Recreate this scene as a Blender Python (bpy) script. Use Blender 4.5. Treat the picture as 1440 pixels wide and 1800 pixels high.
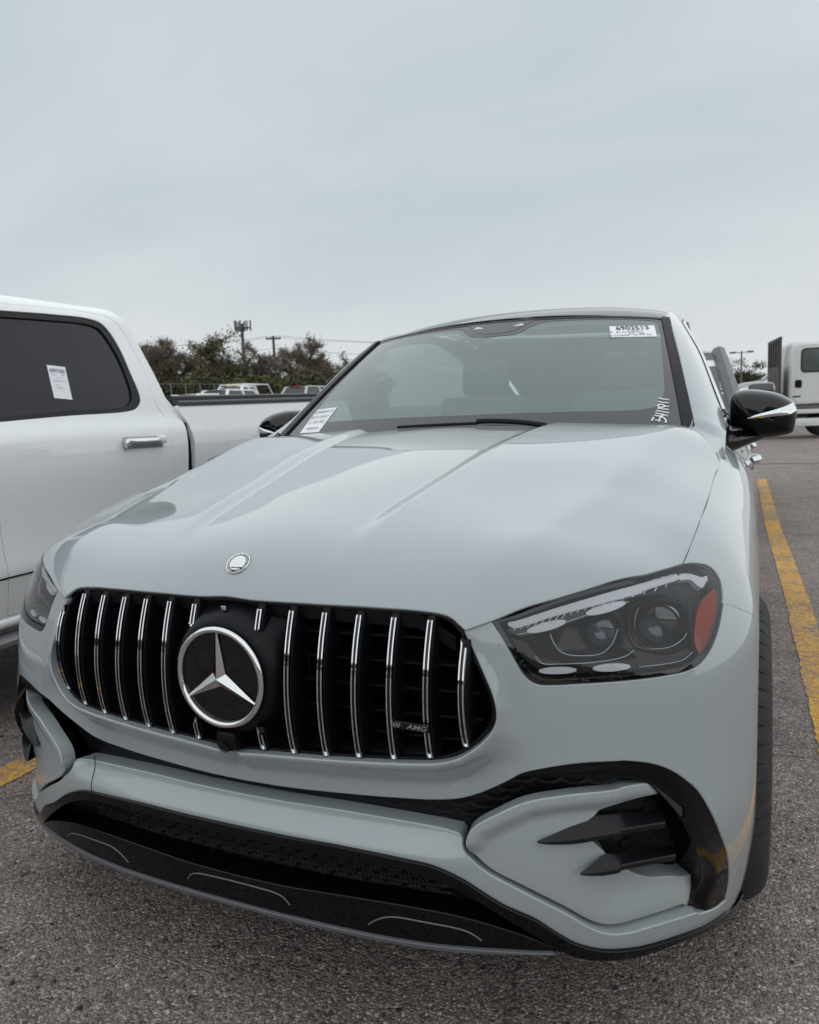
import bpy, bmesh, math, random
import numpy as np
from mathutils import Vector, Matrix
from mathutils.kdtree import KDTree
from mathutils.geometry import delaunay_2d_cdt

for o in list(bpy.data.objects):
    bpy.data.objects.remove(o)
scene = bpy.context.scene
COL = scene.collection
rng = random.Random(7)
PI = math.pi

# ------------------------------------------------------------------ camera
CAM_POS = np.array([0.9457, -1.1792, 1.2757])
YAW, PITCH, ROLL = math.radians(-23.769), math.radians(-7.674), math.radians(-2.476)
FPX = 1331.2
def cam_axes():
    f = np.array([math.sin(YAW)*math.cos(PITCH), math.cos(YAW)*math.cos(PITCH), math.sin(PITCH)])
    r = np.array([math.cos(YAW), -math.sin(YAW), 0.0])
    u = np.cross(r, f)
    c, s = math.cos(ROLL), math.sin(ROLL)
    return np.stack([c*r+s*u, -s*r+c*u, f])
CAM_R = cam_axes()
cam_data = bpy.data.cameras.new('camera')
cam = bpy.data.objects.new('camera', cam_data)
COL.objects.link(cam)
m = Matrix.Identity(4)
for i in range(3):
    m[i][0], m[i][1], m[i][2], m[i][3] = CAM_R[0][i], CAM_R[1][i], -CAM_R[2][i], CAM_POS[i]
cam.matrix_world = m
cam_data.sensor_fit = 'HORIZONTAL'
cam_data.sensor_width = 36.0
cam_data.lens = FPX/1440.0*36.0
cam_data.clip_start = 0.05
cam_data.clip_end = 4000
cam_data.dof.use_dof = True
cam_data.dof.focus_distance = 1.75
cam_data.dof.aperture_fstop = 9.0
scene.camera = cam

# ------------------------------------------------------------------ sky, sun, exposure
SUN_EL, SUN_AZ = math.radians(68), math.radians(122)   # azimuth from +y (north) clockwise
world = bpy.data.worlds.new('World')
scene.world = world
world.use_nodes = True
wn, wl = world.node_tree.nodes, world.node_tree.links
wn.clear()
w_out = wn.new('ShaderNodeOutputWorld')
w_bg = wn.new('ShaderNodeBackground')
w_sky = wn.new('ShaderNodeTexSky')
w_sky.sky_type = 'NISHITA'
w_sky.sun_disc = False
w_sky.sun_elevation = SUN_EL
w_sky.sun_rotation = SUN_AZ
w_sky.air_density = 1.0
w_sky.dust_density = 3.0
w_tc = wn.new('ShaderNodeTexCoord')
w_sep = wn.new('ShaderNodeSeparateXYZ')
wl.new(w_tc.outputs['Generated'], w_sep.inputs[0])
def wmath(op, a, b=None, clamp=False):
    n = wn.new('ShaderNodeMath'); n.operation = op; n.use_clamp = clamp
    for i, v in enumerate((a, b)):
        if v is None: continue
        if isinstance(v, (int, float)): n.inputs[i].default_value = v
        else: wl.new(v, n.inputs[i])
    return n.outputs[0]
zz = wmath('ADD', wmath('MAXIMUM', w_sep.outputs[2], 0.0), 0.32)
cx_ = wmath('DIVIDE', w_sep.outputs[0], zz)
cy_ = wmath('DIVIDE', w_sep.outputs[1], zz)
w_comb = wn.new('ShaderNodeCombineXYZ')
wl.new(cx_, w_comb.inputs[0]); wl.new(cy_, w_comb.inputs[1])
w_noise = wn.new('ShaderNodeTexNoise')
w_noise.inputs['Scale'].default_value = 1.5
w_noise.inputs['Detail'].default_value = 6.0
w_noise.inputs['Roughness'].default_value = 0.5
w_noise.inputs['Distortion'].default_value = 0.3
w_map = wn.new('ShaderNodeMapping')
w_map.inputs['Location'].default_value = (3.1, 0.7, 0)
w_map.inputs['Rotation'].default_value = (0, 0, 0.5)
w_map.inputs['Scale'].default_value = (0.7, 1.25, 1)
wl.new(w_comb.outputs[0], w_map.inputs[0])
wl.new(w_map.outputs[0], w_noise.inputs['Vector'])
w_ramp = wn.new('ShaderNodeValToRGB')
w_ramp.color_ramp.elements[0].position = 0.33
w_ramp.color_ramp.elements[0].color = (5.05, 5.8, 6.4, 1)
w_ramp.color_ramp.elements[1].position = 0.68
w_ramp.color_ramp.elements[1].color = (6.5, 7.05, 7.35, 1)
wl.new(w_noise.outputs[0], w_ramp.inputs[0])
# towards the horizon the cloud deck is a paler, even grey
w_hor = wn.new('ShaderNodeMix'); w_hor.data_type = 'RGBA'
hf = wmath('POWER', wmath('SUBTRACT', 1.0, wmath('MAXIMUM', w_sep.outputs[2], 0.0)), 5.5)
wl.new(wmath('MULTIPLY', hf, 0.85), w_hor.inputs['Factor'])
wl.new(w_ramp.outputs[0], w_hor.inputs['A'])
w_hor.inputs['B'].default_value = (8.1, 8.35, 8.4, 1)
# closed cloud deck: nearly even luminance
w_cie = wn.new('ShaderNodeMix'); w_cie.data_type = 'RGBA'; w_cie.blend_type = 'MULTIPLY'; w_cie.inputs['Factor'].default_value = 1.0
cie = wmath('MULTIPLY', wmath('ADD', wmath('MULTIPLY', wmath('MAXIMUM', w_sep.outputs[2], 0.0), 0.05), 1.0), 0.98)
wl.new(w_hor.outputs['Result'], w_cie.inputs['A']); wl.new(cie, w_cie.inputs['B'])
w_mix = wn.new('ShaderNodeMix'); w_mix.data_type = 'RGBA'
w_mix.inputs['Factor'].default_value = 0.96
wl.new(w_sky.outputs[0], w_mix.inputs['A'])
wl.new(w_cie.outputs['Result'], w_mix.inputs['B'])
wl.new(w_mix.outputs['Result'], w_bg.inputs['Color'])
w_bg.inputs['Strength'].default_value = 0.1
wl.new(w_bg.outputs[0], w_out.inputs[0])

sun_d = bpy.data.lights.new('sun', 'SUN')
sun_d.energy = 1.5
sun_d.angle = math.radians(180)
sun_d.color = (1.0, 0.985, 0.96)
sun = bpy.data.objects.new('sun', sun_d)
COL.objects.link(sun)
sd = Vector((math.sin(SUN_AZ)*math.cos(SUN_EL), math.cos(SUN_AZ)*math.cos(SUN_EL), math.sin(SUN_EL)))
sun.rotation_euler = (-sd).to_track_quat('-Z', 'Y').to_euler()
scene.render.engine = 'CYCLES'
cy = scene.cycles
cy.max_bounces = 8; cy.diffuse_bounces = 2; cy.glossy_bounces = 4; cy.transmission_bounces = 4; cy.transparent_max_bounces = 10
cy.caustics_reflective = False; cy.caustics_refractive = False
cy.use_adaptive_sampling = True; cy.adaptive_threshold = 0.02; cy.use_denoising = True
scene.view_settings.view_transform = 'Standard'
scene.view_settings.look = 'None'
scene.view_settings.exposure = 0.0
scene.view_settings.gamma = 1.0
scene.view_settings.use_curve_mapping = False

# ------------------------------------------------------------------ materials
MATS = {}
def new_mat(name):
    mt = bpy.data.materials.new(name); mt.use_nodes = True
    MATS[name] = mt
    return mt, mt.node_tree.nodes, mt.node_tree.links
def pmat(name, col, rough=0.5, metal=0.0, coat=0.0, coat_rough=0.03, spec=0.5, bump=None, var=0.0, emit=None, vscale=8.0, rvar=0.0):
    mt, n, l = new_mat(name)
    b = n['Principled BSDF']
    b.inputs['Base Color'].default_value = (*col, 1)
    b.inputs['Roughness'].default_value = rough
    b.inputs['Metallic'].default_value = metal
    b.inputs['Coat Weight'].default_value = coat
    b.inputs['Coat Roughness'].default_value = coat_rough
    b.inputs['Coat IOR'].default_value = 1.6
    b.inputs['Specular IOR Level'].default_value = spec
    tc = n.new('ShaderNodeTexCoord')
    if var > 0 or rvar > 0:
        nz = n.new('ShaderNodeTexNoise'); nz.inputs['Scale'].default_value = vscale; nz.inputs['Detail'].default_value = 5
        l.new(tc.outputs['Object'], nz.inputs['Vector'])
        if var > 0:
            hs = n.new('ShaderNodeHueSaturation'); hs.inputs['Color'].default_value = (*col, 1)
            mr = n.new('ShaderNodeMapRange'); mr.inputs['From Min'].default_value = 0.3; mr.inputs['From Max'].default_value = 0.7
            mr.inputs['To Min'].default_value = 1-var; mr.inputs['To Max'].default_value = 1+var
            l.new(nz.outputs[0], mr.inputs[0]); l.new(mr.outputs[0], hs.inputs['Value']); l.new(hs.outputs[0], b.inputs['Base Color'])
        if rvar > 0:
            mr2 = n.new('ShaderNodeMapRange'); mr2.inputs['From Min'].default_value = 0.3; mr2.inputs['From Max'].default_value = 0.7
            mr2.inputs['To Min'].default_value = max(0, rough-rvar); mr2.inputs['To Max'].default_value = rough+rvar
            l.new(nz.outputs[0], mr2.inputs[0]); l.new(mr2.outputs[0], b.inputs['Roughness'])
    if bump:
        sc, st, dist = bump
        nb = n.new('ShaderNodeTexNoise'); nb.inputs['Scale'].default_value = sc; nb.inputs['Detail'].default_value = 3
        l.new(tc.outputs['Object'], nb.inputs['Vector'])
        bp = n.new('ShaderNodeBump'); bp.inputs['Strength'].default_value = st; bp.inputs['Distance'].default_value = dist
        l.new(nb.outputs[0], bp.inputs['Height']); l.new(bp.outputs[0], b.inputs['Normal'])
    if emit:
        b.inputs['Emission Color'].default_value = (*emit[0], 1); b.inputs['Emission Strength'].default_value = emit[1]
    return mt
def glass_mat(name, tint, ior=1.5, rough=0.0, body=0.0, body_col=(0.1, 0.1, 0.1)):
    """thin pane: tinted see-through plus mirror reflection by Fresnel, optional milky/dark body"""
    mt, n, l = new_mat(name)
    n.remove(n['Principled BSDF'])
    out = n['Material Output']
    tr = n.new('ShaderNodeBsdfTransparent'); tr.inputs[0].default_value = (*tint, 1)
    gl = n.new('ShaderNodeBsdfGlossy'); gl.inputs['Roughness'].default_value = rough; gl.inputs['Color'].default_value = (1, 1, 1, 1)
    fr = n.new('ShaderNodeFresnel'); fr.inputs['IOR'].default_value = ior
    base = tr.outputs[0]
    if body > 0:
        df = n.new('ShaderNodeBsdfDiffuse'); df.inputs[0].default_value = (*body_col, 1)
        mx0 = n.new('ShaderNodeMixShader'); mx0.inputs[0].default_value = body
        l.new(tr.outputs[0], mx0.inputs[1]); l.new(df.outputs[0], mx0.inputs[2]); base = mx0.outputs[0]
    mx = n.new('ShaderNodeMixShader')
    l.new(fr.outputs[0], mx.inputs[0]); l.new(base, mx.inputs[1]); l.new(gl.outputs[0], mx.inputs[2])
    l.new(mx.outputs[0], out.inputs[0])
    return mt

PAINT = pmat('grey_paint', (0.305, 0.340, 0.355), rough=0.35, coat=1.0, coat_rough=0.015, spec=0.4, var=0.015, vscale=3)
WHITE = pmat('white_paint', (0.80, 0.815, 0.83), rough=0.35, coat=0.8, coat_rough=0.03, var=0.01)
GLOSSB = pmat('gloss_black', (0.003, 0.003, 0.004), rough=0.06, spec=0.5)
SATINB = pmat('satin_black', (0.004, 0.004, 0.006), rough=0.38, spec=0.2)
GLOSSL = pmat('deep_gloss_black', (0.002, 0.002, 0.003), rough=0.05, spec=0.28)
MATTEB = pmat('matte_black_plastic', (0.008, 0.008, 0.009), rough=0.55, spec=0.25, bump=(900, 0.15, 0.0004))
DARK = pmat('dark_cavity', (0.004, 0.004, 0.005), rough=0.8, spec=0.2)  # near-black colour in place of shade in hollows and gaps
CHROME = pmat('chrome', (0.70, 0.71, 0.72), rough=0.06, metal=1.0)
DCHROME = pmat('dark_chrome', (0.30, 0.31, 0.33), rough=0.15, metal=1.0)
STEEL = pmat('brushed_grey_lip', (0.13, 0.135, 0.145), rough=0.4, metal=0.3)
RUBBER = pmat('tyre_rubber', (0.034, 0.034, 0.036), rough=0.75, spec=0.3, var=0.25, vscale=25, bump=(300, 0.3, 0.001))
WSGLASS = glass_mat('windshield_glass', (0.60, 0.74, 0.715), ior=1.66, body=0.38, body_col=(0.25, 0.33, 0.315))  # diffuse green body stands in for pale light from the cabin
SIDEGLASS = glass_mat('side_glass', (0.26, 0.30, 0.30), ior=1.5)
PRIVGLASS = glass_mat('privacy_glass', (0.09, 0.09, 0.10), ior=1.5)
ROOFGLASS = glass_mat('roof_glass', (0.34, 0.36, 0.36), ior=1.22)
FINM = pmat('fin_plastic', (0.008, 0.008, 0.010), rough=0.36, spec=0.28)
LENS = glass_mat('headlight_lens', (0.93, 0.94, 0.95), ior=1.45)
LENSIN = glass_mat('projector_glass', (0.75, 0.78, 0.82), ior=1.8)
HOUSING = pmat('headlight_housing', (0.010, 0.010, 0.011), rough=0.25, spec=0.3)
HOUSE2 = pmat('headlight_bezel', (0.030, 0.031, 0.034), rough=0.25, metal=0.2)
REFLECT = pmat('reflector_bowl', (0.16, 0.17, 0.185), rough=0.12, metal=1.0)
DRL = pmat('light_guide', (0.86, 0.89, 0.93), rough=0.35, spec=0.5)
AMBER = pmat('amber_reflector', (0.38, 0.042, 0.008), rough=0.25, coat=0.6, bump=(700, 0.6, 0.001))
PAPER = pmat('sticker_paper', (0.80, 0.81, 0.84), rough=0.7)
INK = pmat('sticker_ink', (0.05, 0.05, 0.07), rough=0.7)
CHALK = pmat('paint_marker_white', (0.85, 0.87, 0.88), rough=0.7)
INTER = pmat('cabin_dark_trim', (0.10, 0.10, 0.102), rough=0.7)
INTER2 = pmat('cabin_leather', (0.15, 0.148, 0.145), rough=0.5)
ALLOY = pmat('wheel_alloy', (0.10, 0.10, 0.11), rough=0.3, metal=0.8)

# ------------------------------------------------------------------ object helpers
def link(o, parent=None):
    COL.objects.link(o)
    if parent is not None: o.parent = parent
    return o
def empty(name, loc=(0, 0, 0), label=None, cat=None, group=None, rz=0.0):
    o = bpy.data.objects.new(name, None); o.empty_display_size = 0.1
    o.location = loc; o.rotation_euler = (0, 0, rz)
    COL.objects.link(o)
    return tag(o, label, cat, group)
def tag(o, label=None, cat=None, group=None, kind=None):
    if label: o['label'] = label
    if cat: o['category'] = cat
    if group: o['group'] = group
    if kind: o['kind'] = kind
    return o
def mesh_obj(name, verts, faces, mats, parent=None, smooth=True, mat_idx=None, label=None, sharp=None):
    me = bpy.data.meshes.new(name)
    me.from_pydata([tuple(map(float, v)) for v in verts], [], [tuple(map(int, f)) for f in faces])
    if not isinstance(mats, (list, tuple)): mats = [mats]
    for mt in mats: me.materials.append(mt)
    if mat_idx is not None: me.polygons.foreach_set('material_index', np.asarray(mat_idx, np.int32))
    if smooth:
        me.polygons.foreach_set('use_smooth', np.ones(len(me.polygons), bool))
        if sharp: me.set_sharp_from_angle(angle=math.radians(sharp))
    me.update()
    o = bpy.data.objects.new(name, me)
    link(o, parent)
    if label: o['label'] = label
    return o
class MB:
    """collects shapes into one mesh"""
    def __init__(s): s.v = []; s.f = []; s.mi = []
    def add(s, v, f, mi=0):
        k = len(s.v); s.v.extend([tuple(map(float, p)) for p in v]); s.f.extend([tuple(int(i)+k for i in q) for q in f])
        s.mi.extend([mi]*len(f))
    def box(s, c, d, mi=0, rot=None, bev=0.0):
        hx, hy, hz = d[0]/2, d[1]/2, d[2]/2
        if bev > 0:
            bm = bmesh.new(); bmesh.ops.create_cube(bm, size=1)
            for v in bm.verts: v.co = Vector((v.co.x*d[0], v.co.y*d[1], v.co.z*d[2]))
            bmesh.ops.bevel(bm, geom=bm.edges[:], offset=bev, segments=2, affect='EDGES', profile=0.5)
            bm.verts.index_update()
            vs = [v.co.copy() for v in bm.verts]; fs = [[v.index for v in f.verts] for f in bm.faces]; bm.free()
        else:
            vs = [Vector((x*hx, y*hy, z*hz)) for x in (-1, 1) for y in (-1, 1) for z in (-1, 1)]
            fs = [(0, 1, 3, 2), (4, 6, 7, 5), (0, 4, 5, 1), (2, 3, 7, 6), (0, 2, 6, 4), (1, 5, 7, 3)]
        if rot is not None: vs = [rot @ v for v in vs]
        s.add([(v.x+c[0], v.y+c[1], v.z+c[2]) for v in vs], fs, mi)
    def tube(s, pts, r, seg=8, mi=0, closed=False, cap=True):
        pts = [np.array(p, float) for p in pts]; n = len(pts)
        rr = r if hasattr(r, '__len__') else [r]*n
        vs = []; fs = []
        up = None
        for i in range(n):
            a = pts[i-1] if (i > 0 or closed) else pts[i]; b = pts[(i+1) % n] if (i < n-1 or closed) else pts[i]
            t = b-a; t = t/(np.linalg.norm(t)+1e-12)
            if up is None:
                up = np.array([0, 0, 1.0]) if abs(t[2]) < 0.9 else np.array([1.0, 0, 0])
            x = np.cross(up, t); x /= (np.linalg.norm(x)+1e-12); y = np.cross(t, x); up = y
            for k in range(seg):
                an = 2*PI*k/seg
                vs.append(pts[i]+rr[i]*(math.cos(an)*x+math.sin(an)*y))
        m_ = n if closed else n-1
        for i in range(m_):
            j = (i+1) % n
            for k in range(seg):
                k2 = (k+1) % seg
                fs.append((i*seg+k, i*seg+k2, j*seg+k2, j*seg+k))
        if cap and not closed:
            fs.append(tuple(range(seg-1, -1, -1))); fs.append(tuple((n-1)*seg+k for k in range(seg)))
        s.add(vs, fs, mi)
    def lathe(s, prof, seg=32, mi=0, mat=None, capA=False, capB=False):
        """profile (r, h) about local z, placed by a 4x4 matrix"""
        mat = mat or Matrix.Identity(4)
        vs = []; fs = []
        for r, h in prof:
            for k in range(seg):
                an = 2*PI*k/seg
                vs.append(mat @ Vector((r*math.cos(an), r*math.sin(an), h)))
        for i in range(len(prof)-1):
            for k in range(seg):
                k2 = (k+1) % seg
                fs.append((i*seg+k, i*seg+k2, (i+1)*seg+k2, (i+1)*seg+k))
        if capA: fs.append(tuple(range(seg-1, -1, -1)))
        if capB: fs.append(tuple((len(prof)-1)*seg+k for k in range(seg)))
        s.add(vs, fs, mi)
    def build(s, name, mats, parent=None, smooth=True, label=None, sharp=35):
        return mesh_obj(name, s.v, s.f, mats, parent, smooth, s.mi, label, sharp)

def frame_mat(origin, zaxis, xhint=(1, 0, 0)):
    z = Vector(zaxis).normalized(); x = Vector(xhint); x = (x - z*x.dot(z)).normalized(); y = z.cross(x)
    mm = Matrix.Identity(4)
    for i in range(3): mm[i][0], mm[i][1], mm[i][2], mm[i][3] = x[i], y[i], z[i], origin[i]
    return mm

# ------------------------------------------------------------------ curves
class Spline1:
    """natural cubic spline, linear outside"""
    def __init__(s, x, y):
        s.x = np.array(x, float); s.y = np.array(y, float); n = len(x); h = np.diff(s.x)
        A = np.eye(n); b = np.zeros(n)
        for i in range(1, n-1):
            A[i, i-1] = h[i-1]; A[i, i] = 2*(h[i-1]+h[i]); A[i, i+1] = h[i]
            b[i] = 6*((s.y[i+1]-s.y[i])/h[i]-(s.y[i]-s.y[i-1])/h[i-1])
        s.m = np.linalg.solve(A, b); s.h = h
    def __call__(s, t):
        t = np.asarray(t, float); i = np.clip(np.searchsorted(s.x, t)-1, 0, len(s.x)-2)
        h = s.h[i]; tc = np.clip(t, s.x[0], s.x[-1]); a = (s.x[i+1]-tc)/h; b = (tc-s.x[i])/h
        v = a*s.y[i]+b*s.y[i+1]+((a**3-a)*s.m[i]+(b**3-b)*s.m[i+1])*h*h/6
        d0 = (s.y[1]-s.y[0])/s.h[0]-s.h[0]*(2*s.m[0]+s.m[1])/6
        d1 = (s.y[-1]-s.y[-2])/s.h[-1]+s.h[-1]*(2*s.m[-1]+s.m[-2])/6
        return v+np.where(t < s.x[0], (t-s.x[0])*d0, 0)+np.where(t > s.x[-1], (t-s.x[-1])*d1, 0)
def smoothstep(a, b, t):
    t = np.clip((np.asarray(t, float)-a)/(b-a), 0, 1); return t*t*(3-2*t)
def softplus(t): return np.where(t > 30, t, np.log1p(np.exp(np.minimum(t, 30))))
def catmull(pts, step, closed=False):
    """smooth a polyline through its points; a point given twice is a corner"""
    pts = [np.array(p, float) for p in pts]
    segs = []; cur = [pts[0]]
    for p in pts[1:]:
        if np.allclose(p, cur[-1]): segs.append(cur); cur = [p]
        else: cur.append(p)
    segs.append(cur)
    if closed and len(segs) == 1:
        ring = segs[0]
        if np.allclose(ring[0], ring[-1]): ring = ring[:-1]
        P = [ring[-1]]+ring+[ring[0], ring[1]]
        out = []
        for i in range(1, len(P)-2): out += _cr(P[i-1], P[i], P[i+1], P[i+2], step)
        return np.array(out)
    out = []
    if closed:
        if not np.allclose(segs[-1][-1], segs[0][0]):
            segs[0] = segs[-1]+segs[0]; segs = segs[:-1]   # wraps smoothly through the start
    for s_ in segs:
        if len(s_) == 1: continue
        P = [2*s_[0]-s_[1]]+s_+[2*s_[-1]-s_[-2]]
        for i in range(1, len(P)-2): out += _cr(P[i-1], P[i], P[i+1], P[i+2], step)
        last = s_[-1]
    if not closed: out.append(last)
    return np.array(out)
def _cr(p0, p1, p2, p3, step):
    d = lambda a, b: max(np.linalg.norm(b-a), 1e-9)**0.5
    t0 = 0; t1 = d(p0, p1); t2 = t1+d(p1, p2); t3 = t2+d(p2, p3)
    n = max(1, int(np.linalg.norm(p2-p1)/step)); out = []
    for k in range(n):
        t = t1+(t2-t1)*k/n
        A1 = (t1-t)/(t1-t0)*p0+(t-t0)/(t1-t0)*p1; A2 = (t2-t)/(t2-t1)*p1+(t-t1)/(t2-t1)*p2; A3 = (t3-t)/(t3-t2)*p2+(t-t2)/(t3-t2)*p3
        B1 = (t2-t)/(t2-t0)*A1+(t-t0)/(t2-t0)*A2; B2 = (t3-t)/(t3-t1)*A2+(t-t1)/(t3-t1)*A3
        out.append((t2-t)/(t2-t1)*B1+(t-t1)/(t2-t1)*B2)
    return out
def crop(x0, y0, s, pts): return [(x0+p[0]/s, y0+p[1]/s) for p in pts]

# ------------------------------------------------------------------ surfaces (right half u >= 0, mirrored for u < 0)
def project(P):
    q = (np.asarray(P, float)-CAM_POS) @ CAM_R.T
    return np.stack([720+FPX*q[..., 0]/q[..., 2], 900-FPX*q[..., 1]/q[..., 2]], -1)
class Surf:
    def P(s, u, v): raise NotImplementedError
    def N(s, u, v):
        e = 1e-4
        a = s.P(u+e, v)-s.P(u-e, v); b = s.P(u, v+e)-s.P(u, v-e)
        n = np.cross(a, b); n /= (np.linalg.norm(n, axis=-1, keepdims=True)+1e-15)
        return n*s.sign
    def D(s, u, v, d):
        return s.P(u, v)+s.N(u, v)*np.asarray(d)[..., None] if np.ndim(d) else s.P(u, v)+s.N(u, v)*d
    def grid(s):
        if not hasattr(s, '_g'):
            uu, vv = np.meshgrid(np.linspace(*s.dom[0], 160), np.linspace(*s.dom[1], 120), indexing='ij')
            s._g = (uu.ravel(), vv.ravel()); P = s.P(*s._g); s._pp = project(P)
            n = s.N(*s._g); s._front = np.einsum('ij,ij->i', n, CAM_POS-P) > -0.02
        return s._g
    def trace(s, pts, d=0.0):
        """points of the photograph -> surface parameters (nearest facing point, then Newton)"""
        g = s.grid(); p = np.array([tuple(q) for q in pts], float)
        dd = ((s._pp[None]-p[:, None])**2).sum(-1)+np.where(s._front, 0, 1e6)[None]
        k = np.argmin(dd, 1); u, v = g[0][k].copy(), g[1][k].copy(); e = 1e-4
        for it in range(25):
            q0 = project(s.D(u, v, d)); r = p-q0
            if np.abs(r).max() < 1e-3: break
            j0 = (project(s.D(u+e, v, d))-q0)/e; j1 = (project(s.D(u, v+e, d))-q0)/e
            J = np.stack([j0, j1], -1)
            A = np.einsum('nji,njk->nik', J, J)+1e-3*np.eye(2); st = np.linalg.solve(A, np.einsum('nji,nj->ni', J, r)[..., None])[..., 0]
            st *= np.minimum(1, 0.05/(np.linalg.norm(st, axis=1)+1e-12))[:, None]
            u = np.clip(u+st[:, 0], *s.dom[0]); v = np.clip(v+st[:, 1], *s.dom[1])
        return np.stack([u, v], -1)

def inside(poly, pts):
    o = np.argsort(pts[:, 1], kind='stable'); x = pts[o, 0]; y = pts[o, 1]; r = np.zeros(len(pts), bool)
    p1 = np.asarray(poly); p2 = np.roll(p1, -1, 0)
    lo_ = np.searchsorted(y, np.minimum(p1[:, 1], p2[:, 1]), 'left'); hi_ = np.searchsorted(y, np.maximum(p1[:, 1], p2[:, 1]), 'left')
    for i in range(len(p1)):
        a, b = lo_[i], hi_[i]
        if b <= a: continue
        (x1, y1), (x2, y2) = p1[i], p2[i]
        r[a:b] ^= x[a:b] < (x2-x1)*(y[a:b]-y1)/(y2-y1)+x1
    out = np.empty(len(pts), bool); out[o] = r
    return out
def seg_dist(poly, pts, closed=True):
    poly = np.asarray(poly, float); A = poly if closed else poly[:-1]; B = np.roll(poly, -1, 0) if closed else poly[1:]
    AB = B-A; L = (AB*AB).sum(1)+1e-18; best = np.empty(len(pts))
    ch = max(1, int(1.5e6/len(A)))
    for k in range(0, len(pts), ch):
        p = pts[k:k+ch]; dx = p[:, None, 0]-A[None, :, 0]; dy = p[:, None, 1]-A[None, :, 1]
        t = np.clip((dx*AB[:, 0]+dy*AB[:, 1])/L, 0, 1)
        dx -= t*AB[:, 0]; dy -= t*AB[:, 1]
        best[k:k+ch] = np.sqrt((dx*dx+dy*dy).min(1))
    return best
def resample(poly, step):
    out = []
    n = len(poly)
    for i in range(n):
        a = poly[i]; b = poly[(i+1) % n]; k = max(1, int(round(np.linalg.norm(b-a)/step)))
        if np.linalg.norm(b-a) < step*0.25: continue
        for j in range(k): out.append(a+(b-a)*j/k)
    return np.array(out)
def sym(half):
    """half outline from the centre plane back to the centre plane -> whole outline (u -> -u)"""
    h = np.array(half, float); h[0, 0] = 0; h[-1, 0] = 0
    return np.concatenate([h, (h[1:-1]*[-1, 1])[::-1]])
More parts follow.
